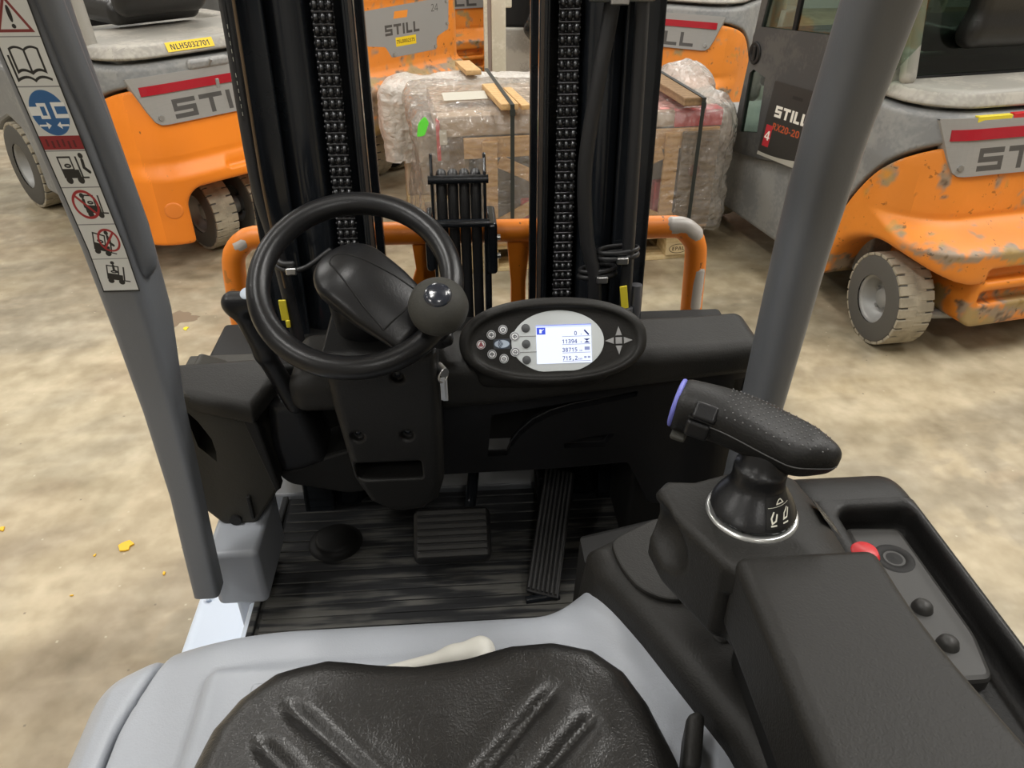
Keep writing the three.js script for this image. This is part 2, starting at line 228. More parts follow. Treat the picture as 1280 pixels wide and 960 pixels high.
// ---------------------------------------------------------------- hall
{
  const { x0, x1, z0, z1, h } = HALL, W = x1 - x0, L = z1 - z0;
  const fg = new THREE.PlaneGeometry(W, L, 24, 24).rotateX(-Math.PI / 2).translate((x0 + x1) / 2, 0, (z0 + z1) / 2);
  const p = fg.attributes.position, uv = new Float32Array(p.count * 2);
  for (let i = 0; i < p.count; i++) uv.set([p.getX(i), p.getZ(i)], i * 2);
  fg.setAttribute('uv', new THREE.BufferAttribute(uv, 2)); fg.userData.keepUV = true;
  structure('floor', fg, M.floor, 'worn beige concrete warehouse floor with grey smears');
  structure('ceiling', bx(x0 - 0.2, x1 + 0.2, h, h + 0.2, z0 - 0.2, z1 + 0.2, 0), M.ceiling, 'pale warehouse ceiling high above the trucks');
  structure('wall_back', bx(x0 - 0.2, x1 + 0.2, -0.1, h, z0 - 0.2, z0, 0), M.wall, 'plain grey warehouse wall beyond the parked trucks');
  structure('wall_front', bx(x0 - 0.2, x1 + 0.2, -0.1, h, z1, z1 + 0.2, 0), M.wall, 'plain grey warehouse wall behind the driving seat');
  structure('wall_left', bx(x0 - 0.2, x0, -0.1, h, z0, z1, 0), M.wall, 'plain grey warehouse wall on the left side');
  structure('wall_right', bx(x1, x1 + 0.2, -0.1, h, z0, z1, 0), M.wall, 'plain grey warehouse wall on the right side');
  for (const [x, z] of LAMPS) {
    const g = group('ceiling_lamp', scene, [x, h, z]); tag(g, 'long white ceiling lamp fixed to the warehouse ceiling', 'lamp', 'ceiling lamps of the hall');
    mesh('housing', bx(-0.24, 0.24, -0.09, 0, -0.95, 0.95, 0.01), M.lampBody, g); mesh('diffuser', bx(-0.2, 0.2, -0.105, -0.088, -0.9, 0.9, 0), M.lampGlow, g);
    const l = new THREE.RectAreaLight(new THREE.Color().setRGB(1, 0.978, 0.935), LAMP_I, 0.4, 1.8); l.position.set(0, -0.115, 0); l.rotation.x = -Math.PI / 2; l.name = 'lamp_light'; g.add(l);
  }
}
// ---------------------------------------------------------------- the forklift we sit in
const truck = group('counterbalance_forklift');
tag(truck, 'grey forklift with black leather seat, steering wheel, display and joystick armrest', 'forklift');
const P = (name, geo, mat, parent = truck, label) => mesh(name, geo, mat, parent, label);
{ // chassis, floor, sill
  P('chassis', [bx(-0.56, 0.56, 0.14, 0.36, -1.40, 0.75, 0.03), bx(-0.425, 0.56, 0.3, 0.54, -1.40, 0.75, 0.01), bx(-0.57, 0.58, 0.14, 0.56, -1.5, -1.395, 0.01)], M.greyPaint);
  const rubs = []; for (let i = 0; i < 20; i++) rubs.push(bx(-0.405, 0.43, 0.553, 0.5575, -1.375 + i * 0.03, -1.361 + i * 0.03, 0.002, 1));
  const mt = P('floor_mat', [bx(-0.42, 0.45, 0.538, 0.554, -1.385, -0.77, 0.004), ...rubs, bx(-0.426, -0.412, 0.545, 0.563, -1.385, -0.77, 0.004)], M.mat, truck, 'black ribbed rubber floor mat with dusty wear');
  P('foot_switch', [lathe([[0, 0.02], [0.036, 0.018], [0.042, 0.01], [0.044, 0], [0.058, 0.0]], 28).translate(-0.286, 0.5585, -1.23)], M.plasticDark, mt);
  P('step_sill', sdf((x, y, z) => { let d = sBox(x, y, z, -0.505, 0.40, -0.95, 0.092, 0.045, 0.55, 0.025); d = smin(d, sBox(x, y, z, -0.430, 0.44, -0.8, 0.015, 0.10, 0.4, 0.012), 0.02); return smax(d, -sCap(x, y, z, [-0.568, 0.3, -1.19], [-0.568, 0.6, -1.19], 0.006), 0.003); }, [-0.66, 0.32, -1.54], [-0.38, 0.58, -0.36], 0.008), M.sill, truck, 'pale bluish grey step plate beside the floor mat');
  P('pillar_bracket', [bx(-0.472, -0.378, 0.612, 0.745, -1.20, -1.02, 0.012), bx(-0.47, -0.42, 0.42, 0.61, -1.2, -1.09, 0.01)], S({ color: lin(0.31, 0.33, 0.365), roughness: 0.42 }));
  P('footwell_wall', [bx(-0.52, 0.56, 0.54, 0.86, -1.44, -1.40, 0.004), rod([0.24, 0.655, -1.401], [0.24, 0.655, -1.396], 0.007)], M.wallGrey);
}
{ // pillars and overhead guard
  const L = [[2.03, -0.90], [1.62, -0.950], [1.502, -0.972], [1.360, -1.000], [1.226, -1.012], [1.087, -1.015], [0.923, -1.012], [0.82, -1.0], [0.715, -0.99]];
  const lp = P('front_pillar', loft(L.map(([y, z], i) => ring([mix(-0.446, -0.455, clamp((1.6 - y) / 0.9)), y, z + 0.022 * smooth(1.28, 1.0, y)], mix(0.033, 0.022, smooth(1.35, 0.95, y)), mix(0.048, 0.022, smooth(1.28, 1.0, y)), 5, 32))), M.greyPaint, truck, 'grey flat front pillar with a strip of warning pictograms');
  const hp = [[-0.412, 1.98, -0.86], [-0.412, 1.63, -0.925], [-0.412, 1.52, -0.952], [-0.412, 1.40, -0.975], [-0.414, 1.335, -0.985], [-0.425, 1.315, -0.992], [-0.445, 1.31, -1.0]];
  P('grab_handle', tube(hp, 0.0165, { n: 60, k: 14 }), M.greyPaint, lp);
  // pictogram strip on the rear face of the pillar
  const st = canvasTex(160, 1024, (g, w, h) => {
    g.fillStyle = '#16181a'; g.fillRect(0, 0, w, h); g.fillStyle = '#cfcfca'; g.fillRect(5, 8, w - 10, h - 16); const cell = (i) => 10 + i * 143;
    g.lineWidth = 3; g.strokeStyle = '#777'; for (const y of [148, 290, 478, 596, 725, 862]) { g.beginPath(); g.moveTo(5, y); g.lineTo(w - 5, y); g.stroke(); }
    g.lineWidth = 9; g.strokeStyle = '#7c2d2b'; g.beginPath(); g.moveTo(80, 28); g.lineTo(24, 130); g.lineTo(136, 130); g.closePath(); g.stroke(); g.fillStyle = '#1b1b1b'; g.beginPath(); g.ellipse(80, 78, 7, 26, 0, 0, 7); g.fill(); g.beginPath(); g.arc(80, 116, 7, 0, 7); g.fill();
    g.strokeStyle = '#1b1b1b'; g.lineWidth = 7; g.beginPath(); g.moveTo(80, 190); g.quadraticCurveTo(55, 172, 32, 186); g.lineTo(32, 250); g.quadraticCurveTo(55, 238, 80, 254); g.quadraticCurveTo(105, 238, 128, 250); g.lineTo(128, 186); g.quadraticCurveTo(105, 172, 80, 190); g.lineTo(80, 254); g.stroke(); g.beginPath(); g.moveTo(20, 205); g.lineTo(20, 272); g.quadraticCurveTo(60, 255, 80, 274); g.quadraticCurveTo(105, 255, 140, 272); g.stroke();
    g.fillStyle = '#2c5f94'; g.beginPath(); g.arc(80, 365, 66, 0, 7); g.fill(); g.fillStyle = '#e8e8e4'; g.fillRect(12, 346, 36, 26); g.fillRect(44, 336, 34, 46); g.fillRect(96, 334, 50, 46); g.fillRect(26, 398, 30, 6); g.beginPath(); g.moveTo(54, 390); g.lineTo(70, 401); g.lineTo(54, 412); g.fill(); g.fillRect(104, 398, 30, 6); g.beginPath(); g.moveTo(106, 390); g.lineTo(90, 401); g.lineTo(106, 412); g.fill(); g.fillStyle = '#2c5f94'; g.fillRect(54, 346, 16, 26); g.fillRect(106, 346, 40, 22);
    g.fillStyle = '#8d2027'; g.fillRect(5, 432, w - 10, 42); g.fillStyle = '#5c1219'; for (let i = 0; i < 6; i++) g.fillRect(22 + i * 20, 442 + (i * 5) % 7, 8, 22);
    const forky = (x, y, s, tilt) => { g.save(); g.translate(x, y); g.rotate(tilt); g.scale(s, s); g.fillStyle = '#1a1a1a'; g.fillRect(-34, 0, 62, 26); g.strokeStyle = '#1a1a1a'; g.lineWidth = 5; g.strokeRect(-32, -38, 44, 38); g.beginPath(); g.arc(-20, 32, 12, 0, 7); g.arc(22, 32, 12, 0, 7); g.fill(); g.beginPath(); g.ellipse(-6, -12, 10, 4, 0, 0, 7); g.stroke(); g.fillRect(30, -40, 6, 66); g.fillRect(30, 22, 26, 5); g.restore(); };
    const man = (x, y, s) => { g.fillStyle = '#1a1a1a'; g.beginPath(); g.arc(x, y - 26 * s, 9 * s, 0, 7); g.fill(); g.lineWidth = 11 * s; g.strokeStyle = '#1a1a1a'; g.lineCap = 'round'; g.beginPath(); g.moveTo(x, y - 12 * s); g.lineTo(x - 3 * s, y + 12 * s); g.lineTo(x + 12 * s, y + 26 * s); g.stroke(); };
    forky(72, 538, 1.05, 0); man(128, 520, 1); forky(98, 660, 0.95, 0.06); man(70, 650, 1); g.strokeStyle = '#9c2226'; g.lineWidth = 9; g.beginPath(); g.arc(72, 655, 46, 0, 7); g.moveTo(40, 622); g.lineTo(104, 690); g.stroke();
    forky(70, 800, 1, 0.3); man(104, 780, 0.9); g.strokeStyle = '#9c2226'; g.lineWidth = 8; g.beginPath(); g.arc(104, 785, 40, 0, 7); g.moveTo(78, 812); g.lineTo(132, 756); g.stroke();
    forky(80, 938, 1.05, 0.2); man(82, 905, 0.9);
  });
  const sy = [1.665, 1.60, 1.52, 1.44, 1.36, 1.298], sp = [], suv = [], si = [];
  const faceZ = (y) => { for (let i = 0; i + 1 < L.length; i++) if (y <= L[i][0] && y >= L[i + 1][0]) { const t = (L[i][0] - y) / (L[i][0] - L[i + 1][0]); return mix(L[i][1], L[i + 1][1], t) + 0.0500; } return -0.95; };
  sy.forEach((y, i) => { for (const s of [0, 1]) { sp.push(s ? -0.418 : -0.4655, y, faceZ(y) + 0.0012); suv.push(s, 1 - i / (sy.length - 1)); } if (i) { const a = (i - 1) * 2; si.push(a, a + 2, a + 3, a, a + 3, a + 1); } });
  const sg = new THREE.BufferGeometry(); sg.setAttribute('position', new THREE.Float32BufferAttribute(sp, 3)); sg.setAttribute('uv', new THREE.Float32BufferAttribute(suv, 2)); sg.setIndex(si); sg.computeVertexNormals(); sg.userData.keepUV = true;
  P('warning_sticker', sg, S({ map: st, roughness: 0.5, side: THREE.DoubleSide }), lp, 'white sticker strip with warning triangle, book and prohibition pictograms');
  const R = [[2.03, -0.85], [1.638, -0.955], [1.483, -0.99], [1.308, -1.012], [1.035, -1.03], [0.8, -1.04], [0.5, -1.04]];
  P('front_pillar', loft(R.map(([y, z], i) => ring([mix(0.505, 0.50, i / 6), y, z], mix(0.041, 0.030, clamp((1.64 - y) / 0.6)), 0.042, 2.6, 32))), M.greyPaint, truck, 'smooth grey oval front pillar beside the control lever');
  const og = group('overhead_guard', truck); og.userData.label = 'grey overhead guard frame above the seat';
  P('guard_frame', [tube([[-0.455, 1.98, -0.905], [-0.455, 2.07, -0.84], [-0.455, 2.10, -0.6], [-0.455, 2.10, 0.4], [-0.455, 2.0, 0.62], [-0.455, 0.95, 0.78]], 0.035, { n: 60 }), tube([[0.505, 1.98, -0.86], [0.505, 2.07, -0.8], [0.505, 2.10, -0.6], [0.505, 2.10, 0.4], [0.505, 2.0, 0.62], [0.505, 0.95, 0.78]], 0.035, { n: 60 }), bx(-0.46, 0.51, 2.06, 2.11, -0.86, -0.78, 0.015), bx(-0.46, 0.51, 2.06, 2.11, 0.42, 0.5, 0.015)], M.greyPaint, og);
  for (let i = 0; i < 7; i++) P('roof_bar', bx(-0.455, 0.505, 2.075, 2.105, -0.66 + i * 0.16, -0.62 + i * 0.16, 0.008), M.greyPaint, og);
}
{ // battery hood and door
  const hoodD = (x, y, z) => {
    let d = sBox(x, y, z, -0.0, 0.58, -0.02, 0.575, 0.285, 0.758, 0.07);
    d = smax(d, ((-x - 0.34) * 0.5 + (y - 0.865) * 0.86) - 0.028, 0.10);                       // sloping left shoulder
    d = smin(d, sBox(x, y, z, 0.30, 0.80, -0.60, 0.13, 0.09, 0.20, 0.05), 0.08);                  // rises and runs forward to the console
    d = smin(d, sBox(x, y, z, -0.02, 0.845, -0.24, 0.335, 0.028, 0.45, 0.024), 0.012);           // raised platform of the seat
    return d;
  };
  const seam = (x, z) => x + 0.472 + 0.03 * smooth(-0.62, -0.76, z) * -1;
  P('hood', sdf((x, y, z) => smax(hoodD(x, y, z), -(seam(x, z) - 0.0035), 0.012), [-0.62, 0.5, -0.85], [0.6, 0.92, 0.2], 0.0085), M.hood, truck, 'light grey moulded battery hood under the seat');
  P('battery_door', sdf((x, y, z) => smax(hoodD(x, y, z), seam(x, z) + 0.0035, 0.016), [-0.66, 0.28, -0.85], [-0.4, 0.92, 0.75], 0.009), M.hood, truck, 'light grey rounded battery door beside the hood');
  P('hood_body', bx(-0.46, 0.55, 0.3, 0.56, -0.72, 0.72, 0.03), M.hood);
}
{ // seat
  const seat = group('driver_seat', truck); seat.userData.label = 'black creased leather seat cushion with diagonal pleats';
  const gro = [[[-0.208, -0.532], [-0.095, -0.435]], [[-0.228, -0.490], [-0.15, -0.415]], [[0.106, -0.535], [-0.005, -0.425]], [[0.142, -0.498], [0.055, -0.415]]];
  const so = [[-0.293, 0.15], [-0.296, -0.40], [-0.281, -0.475], [-0.272, -0.511], [-0.252, -0.543], [-0.218, -0.570], [-0.164, -0.583], [-0.118, -0.575], [-0.062, -0.568], [0.0, -0.575], [0.051, -0.588], [0.099, -0.590], [0.143, -0.577], [0.173, -0.549], [0.191, -0.512], [0.206, -0.450], [0.216, -0.38], [0.216, 0.15]];
  const cush = (x, y, z) => {
    const lx = x + 0.038, dip = 0.020 * Math.exp(-(lx * lx) / 0.014) * smooth(-0.60, -0.46, z);
    let d = sExt(sPoly(x, z, so) - 0.012, Math.max(0.86 - y, y - (1.012 - dip - 0.55 * Math.max(0, Math.abs(lx) - 0.12) ** 2)), 0.042);
    const w = smooth(0.95, 0.985, y); if (w > 0) for (const [a, b] of gro) { const t = clamp(((x - a[0]) * (b[0] - a[0]) + (z - a[1]) * (b[1] - a[1])) / ((b[0] - a[0]) ** 2 + (b[1] - a[1]) ** 2)), q = Math.hypot(x - mix(a[0], b[0], t), z - mix(a[1], b[1], t)); d += w * smooth(0, 0.25, t) * (0.0075 * Math.exp(-q * q / 0.00007) - 0.003 * Math.exp(-((q - 0.019) ** 2) / 0.0002)); }
    d += 0.0016 * (noise3(x * 30, y * 30, z * 30) - 0.5);
    return d * 0.85;
  };
  P('cushion', sdf(cush, [-0.34, 0.84, -0.64], [0.26, 1.05, 0.18], 0.005), M.leather, seat);
  P('seat_base', bx(-0.24, 0.17, 0.865, 0.92, -0.50, 0.15, 0.02), M.plasticDark, seat);
  // adjusting lever in front of the cushion
  P('adjusting_lever', sdf((x, y, z) => { let d = sCap(x, y, z, [-0.135, 0.905, -0.625], [-0.02, 0.905, -0.650], 0.009, 0.012); d = smin(d, sCap(x, y, z, [-0.02, 0.905, -0.650], [0.014, 0.907, -0.655], 0.012, 0.015), 0.02); d = smin(d, sCap(x, y, z, [0.014, 0.907, -0.655], [0.026, 0.90, -0.60], 0.015, 0.013), 0.02); return d; }, [-0.17, 0.88, -0.71], [0.07, 0.96, -0.57], 0.004), M.cream, seat, 'off-white seat adjusting lever');
  P('lever_recess_block', bx(-0.055, 0.008, 0.885, 0.905, -0.640, -0.58, 0.006), M.plastic, seat);  // black block in place of the shaded recess under the lever
  P('rail_cover', bx(-0.285, -0.235, 0.865, 0.88, -0.65, -0.6, 0.006), M.hood, seat);
  P('belt_buckle', sdf((x, y, z) => sBox(x + (z + 0.51) * 0.35, y, z, 0.256, 0.905, -0.49, 0.011, 0.045, 0.035, 0.010), [0.2, 0.83, -0.56], [0.31, 0.98, -0.42], 0.004), M.plasticGrey, seat);
}
{ // side console, storage tray
  const con = group('side_console', truck); con.userData.label = 'black plastic side console with lid and storage tray';
  const top = [[0.178, -0.80], [0.292, -0.862], [0.46, -0.865], [0.53, -0.79], [0.575, -0.70], [0.58, 0.3], [0.36, 0.3], [0.345, -0.3], [0.30, -0.50], [0.235, -0.655], [0.185, -0.76]];
  const body = (x, y, z) => { const dr = (0.95 - y) * 0.25; let d = sExt(sPoly(x, z, top) - dr * 0.35, Math.abs(y - 0.72) - 0.225, 0.028); return d; };
  P('console_body', sdf(body, [0.1, 0.5, -0.97], [0.68, 0.97, -0.1], 0.008), M.plasticGrey, con);
  P('console_front', [extZ([[0.165, 0.62], [0.176, 0.90], [0.29, 0.93], [0.44, 0.93], [0.44, 0.62]], -0.868, -0.80, 0.01)], M.plasticDark, con);
  P('console_lid', extY(roundPoly([[0.208, 0.800], [0.293, 0.846], [0.345, 0.80], [0.345, 0.69], [0.268, 0.682], [0.232, 0.705], [0.213, 0.75]], 0.02), 0.944, 0.953, 0.003), M.plasticGrey, con);
  P('screw_cap', lathe([[0, 0.004], [0.012, 0.0035], [0.014, 0]], 20).translate(0.325, 0.945, -0.63), M.plasticGrey, con);
  // storage tray on the right
  const tray = (x, y, z) => {
    let d = sBox(x, y, z, 0.510, 0.98, -0.37, 0.078, 0.11, 0.455, 0.025);
    const fr = Math.hypot(y - 0.98, z + 0.715) - 0.11; if (z < -0.715 && y > 0.98) d = smax(d, fr, 0.02);                // front rolls over
    d = smax(d, -sBox(x, y, z, 0.520, 1.10, -0.37, 0.05, 0.06, 0.33, 0.018), 0.012);
    return d;
  };
  P('storage_tray', sdf(tray, [0.42, 0.84, -0.89], [0.63, 1.09, 0.1], 0.006), M.plastic, con);
  const ins = group('tray_insert', con);
  P('insert_plate', extY(roundPoly([[0.484, 0.695], [0.556, 0.69], [0.558, 0.52], [0.545, 0.465], [0.484, 0.465]], 0.012), 1.035, 1.060, 0.006), M.trayGrey, ins);
  P('socket_ring', [lathe([[0.011, -0.004], [0.013, 0.0015], [0.022, 0.0025], [0.025, 0]], 24).translate(0.523, 1.059, -0.637), lathe([[0, 0.002], [0.010, 0.001]], 16).translate(0.523, 1.059, -0.637)], M.plasticDark, ins);
  for (const [x, z] of [[0.517, -0.56], [0.519, -0.51]]) P('locating_cone', lathe([[0, 0.012], [0.006, 0.0108], [0.010, 0.007], [0.012, 0.001], [0.0125, 0]], 20).translate(x, 1.059, z), M.trayGrey, ins);
  P('emergency_knob', lathe([[0, 0.026], [0.014, 0.025], [0.018, 0.018], [0.018, 0.008], [0.012, 0.004], [0.012, -0.05]], 24).translate(0.471, 1.068, -0.622), M.red, con, 'red emergency stop knob');
}
{ // armrest with joystick
  const arm = group('armrest', truck); arm.userData.label = 'black padded armrest carrying the hydraulic control lever';
  P('arm_pad', sdf((x, y, z) => { const w = 0.076 + 0.03 * smooth(-0.5, -0.1, z); return sBox(x - (w - 0.076) * 0.9, y, z, 0.354, 1.12, -0.27, w, 0.052, 0.283, 0.014); }, [0.25, 1.04, -0.58], [0.5, 1.2, 0.05], 0.006), M.plasticGrey, arm, 'long flat dark arm pad');
  const mp = [[0.219, -0.672], [0.238, -0.692], [0.272, -0.688], [0.312, -0.70], [0.405, -0.70], [0.44, -0.64], [0.445, -0.55], [0.40, -0.52], [0.285, -0.52], [0.262, -0.545], [0.226, -0.625]];
  P('front_module', sdf((x, y, z) => {
    let d = sExt(sPoly(x, z, mp) + 0.006, Math.abs(y - 1.105) - 0.058, 0.012);
    d = smax(d, -(sEll(x, y, z, [0.216, 1.116, -0.632], [0.042, 0.041, 0.050])), 0.008);
    d = smax(d, (x - 0.40) * 0.75 + (y - 1.15) * 0.66 - 0.005, 0.03);
    d = smax(d, -sBox(x, y, z, 0.272, 1.075, -0.522, 0.014, 0.05, 0.022, 0.008), 0.005);
    return d;
  }, [0.2, 1.02, -0.73], [0.47, 1.19, -0.5], 0.0045), M.plasticGrey, arm);
  P('arm_post', bx(0.32, 0.40, 0.93, 1.08, -0.6, -0.3, 0.02), M.plasticDark, arm);
  const base = [0.322, 1.163, -0.622];
  P('base_ring', lathe([[0.0, 0.004], [0.047, 0.004], [0.0495, 0.0032], [0.0505, 0.0]], 40).translate(...base), S({ color: lin(0.6, 0.61, 0.6), roughness: 0.28, metalness: 0.85 }), arm, 'bright metal ring round the lever base');
  const nose = [0.243, 1.262, -0.700], tail = [0.402, 1.240, -0.613], ax = V3(tail).sub(V3(nose)).normalize();
  const side = new THREE.Vector3().crossVectors(ax, new THREE.Vector3(0, 1, 0)).normalize(), upv = new THREE.Vector3().crossVectors(side, ax).normalize(), len = V3(tail).distanceTo(V3(nose));
  const loc = (x, y, z) => { const q = new THREE.Vector3(x - nose[0], y - nose[1], z - nose[2]); return [q.dot(ax), q.dot(upv), q.dot(side)]; };
  const grip = (x, y, z) => {
    const qx = x - nose[0], qy = y - nose[1], qz = z - nose[2], a = qx * ax.x + qy * ax.y + qz * ax.z, u = qx * upv.x + qy * upv.y + qz * upv.z, s = qx * side.x + qy * side.y + qz * side.z;
    const t = clamp(a / len), w = mix(0.029, 0.037, smooth(0.1, 0.6, t)) * (1 - 0.68 * smooth(0.70, 1.03, t)), h = mix(0.034, 0.030, smooth(0.15, 0.8, t)) * (1 - 0.45 * smooth(0.8, 1.05, t)), yc = 0.005 * Math.sin(t * 5.2) + 0.004 * smooth(0.7, 1, t);
    const dx = Math.max(-a + 0.012, a - len + 0.012, 0), dd = Math.hypot(dx / 1, Math.max(0, 0));
    const e = sEll(0, u - yc, s, [0, 0, 0], [1, h, w]); return smax(Math.hypot(Math.max(e + 0.012, 0), dd) + Math.min(e + 0.012, 0) * (dx > 0 ? 0 : 1) - 0.012, u - yc - h * 0.80, 0.014) * 0.85;
  };
  const stemR = (t) => mix(0.0475, 0.026, smooth(0.08, 0.95, t));
  const stem = (x, y, z) => { let d = sCap(x, y, z, [base[0] + 0.004, base[1] + 0.05, base[2] - 0.010], [base[0] + 0.008, base[1] + 0.068, base[2] - 0.014], 0.025, 0.024); const t = clamp((y - base[1]) / 0.05), r = stemR(t); d = smin(d, Math.max(Math.hypot(x - base[0] - 0.004 * t, z - base[2] + 0.01 * t) - r, base[1] + 0.006 - y, y - base[1] - 0.055) * 0.8, 0.012); return d; };
    P('lever_stem', sdf(stem, [0.25, 1.15, -0.70], [0.4, 1.27, -0.55], 0.004), M.plasticSmooth, arm);
  P('lever_grip', sdf(grip, [0.19, 1.17, -0.77], [0.46, 1.33, -0.53], 0.0034), M.plastic, arm, 'black hand grip of the hydraulic joystick');
  const at = (a, u, s) => V3(nose).addScaledVector(ax, a).addScaledVector(upv, u).addScaledVector(side, s);
  const surf = (a, s) => { let u = 0.05; for (let i = 0; i < 40; i++) { const q = at(a, u, s), d = grip(q.x, q.y, q.z); if (d < 0.0002) break; u -= Math.max(d, 0.0003); } return u; };
  const dots = []; for (let i = 0; i < 15; i++) for (let j = -5; j <= 5; j++) { const a = 0.055 + i * 0.0085 + (j & 1) * 0.00425, s = j * 0.0056; if (a > len - 0.014 || Math.abs(s) > 0.031 - 0.018 * smooth(0.12, 0.18, a)) continue; const u = surf(a, s); if (u < -0.01) continue; const q = at(a, u, s); dots.push(new THREE.SphereGeometry(0.0010, 6, 4).translate(q.x, q.y, q.z)); }
  P('grip_dots', dots, S({ color: lin(0.13, 0.13, 0.13), roughness: 0.6 }), arm).userData.kind = 'stuff';
  const rim = []; for (let i = 0; i <= 24; i++) { const a = mix(0.036, len - 0.002, i / 24), w = 0.030 * (1 - 0.5 * smooth(0.8, 1.05, a / len)); let s = w + 0.010, q = at(a, -0.001 + 0.006 * Math.sin(a / len * 5.2), s); for (let k = 0; k < 40; k++) { const d = grip(q.x, q.y, q.z); if (d < 0.0002) break; s -= Math.max(d, 0.0003); q = at(a, -0.001 + 0.006 * Math.sin(a / len * 5.2), s); } rim.push(q); }
  P('grip_seam', tube(rim, 0.0009, { n: 60, k: 6 }), S({ color: lin(0.07, 0.07, 0.07), roughness: 0.5 }), arm);
  // rocker on the near side of the nose
  const orient = (g, a, u, s, tilt = 0) => { const m = new THREE.Matrix4().makeBasis(ax, upv, side); g.rotateX(tilt); g.applyMatrix4(m); const q = at(a, u, s); return g.translate(q.x, q.y, q.z); };
  P('rocker_switch', [orient(new RoundedBoxGeometry(0.026, 0.020, 0.014, 3, 0.004), 0.037, 0.016, 0.0245, -0.75), orient(new RoundedBoxGeometry(0.027, 0.021, 0.014, 3, 0.005), 0.034, -0.004, 0.0285, -0.1)], M.plasticSmooth, arm);
  P('rocker_gap', orient(new THREE.BoxGeometry(0.026, 0.0022, 0.013), 0.034, 0.0085, 0.0275, -0.4), M.plasticDark, arm);
  P('thumb_button', orient(new RoundedBoxGeometry(0.017, 0.007, 0.014, 2, 0.003), 0.016, -0.027, 0.021, 0.2), M.rubberKnob, arm);
  P('blue_nose_ring', (() => { const g = new THREE.TorusGeometry(0.0255, 0.0030, 8, 40); g.rotateY(-Math.PI / 2); return orient(g, 0.003, 0, 0); })(), S({ color: lin(0.16, 0.17, 0.55), roughness: 0.4 }), arm, 'blue strip on the tip of the joystick');
  // pictogram plate
  const ict = canvasTex(128, 128, (g) => { g.fillStyle = '#0c0c0c'; g.fillRect(0, 0, 128, 128); g.strokeStyle = '#d8d6c8'; g.lineWidth = 2; g.beginPath(); g.moveTo(8, 44); g.lineTo(120, 44); g.stroke(); g.lineWidth = 5; g.beginPath(); g.moveTo(48, 34); g.quadraticCurveTo(62, 10, 72, 20); g.lineTo(84, 34); g.lineTo(46, 34); g.stroke(); g.lineWidth = 7; g.beginPath(); g.moveTo(34, 60); g.lineTo(22, 84); g.lineTo(26, 104); g.lineTo(42, 96); g.lineTo(48, 70); g.moveTo(20, 114); g.lineTo(46, 114); g.moveTo(104, 58); g.lineTo(84, 76); g.lineTo(80, 96); g.lineTo(98, 94); g.lineTo(112, 64); g.moveTo(76, 112); g.lineTo(104, 112); g.stroke(); });
  const ip = (() => { const Pp = [], UV = [], I = [], n = 8, m = 6; for (let i = 0; i <= n; i++) for (let j = 0; j <= m; j++) { const v = j / m, y = 0.013 + v * 0.026, t = y / 0.05, rr = stemR(t) + 0.0012, a = mix(-0.05, 0.05 + 0.03 / rr, i / n); Pp.push(base[0] + 0.004 * t + Math.sin(a) * rr, base[1] + y, base[2] - 0.01 * t + Math.cos(a) * rr); UV.push(i / n, v); if (i && j) { const q = i * (m + 1) + j, p = q - m - 1; I.push(p - 1, q - 1, q, p - 1, q, p); } } const g = new THREE.BufferGeometry(); g.setAttribute('position', new THREE.Float32BufferAttribute(Pp, 3)); g.setAttribute('uv', new THREE.Float32BufferAttribute(UV, 2)); g.setIndex(I); g.computeVertexNormals(); g.userData.keepUV = true; return g; })();
  P('icon_plate', ip, S({ map: ict, roughness: 0.45, side: THREE.DoubleSide }), arm, 'small black plate with white lift pictograms');
  const sym = canvasTex(256, 128, (g) => { g.fillStyle = '#2b2a27'; g.fillRect(0, 0, 256, 128); g.fillStyle = '#b9b49a'; g.font = 'bold 30px sans-serif'; for (const [x, y] of [[120, 34], [150, 112]]) { g.fillRect(x, y - 18, 4, 18); g.fillRect(x, y - 4, 14, 4); g.fillRect(x + 20, y - 18, 4, 18); g.fillRect(x + 20, y - 4, 14, 4); } for (let i = 0; i < 9; i++) { g.fillRect(20 + i * 24, 58 + (i % 3) * 5, 4, 16); g.fillRect(20 + i * 24, 70 + (i % 3) * 3, 14, 4); } });
  P('symbol_print', quadUV([0.402, 1.1572, -0.610], [0.432, 1.1236, -0.610], [0.432, 1.1236, -0.642], [0.402, 1.1572, -0.645]), S({ map: sym, roughness: 0.55, side: THREE.DoubleSide }), arm);
}
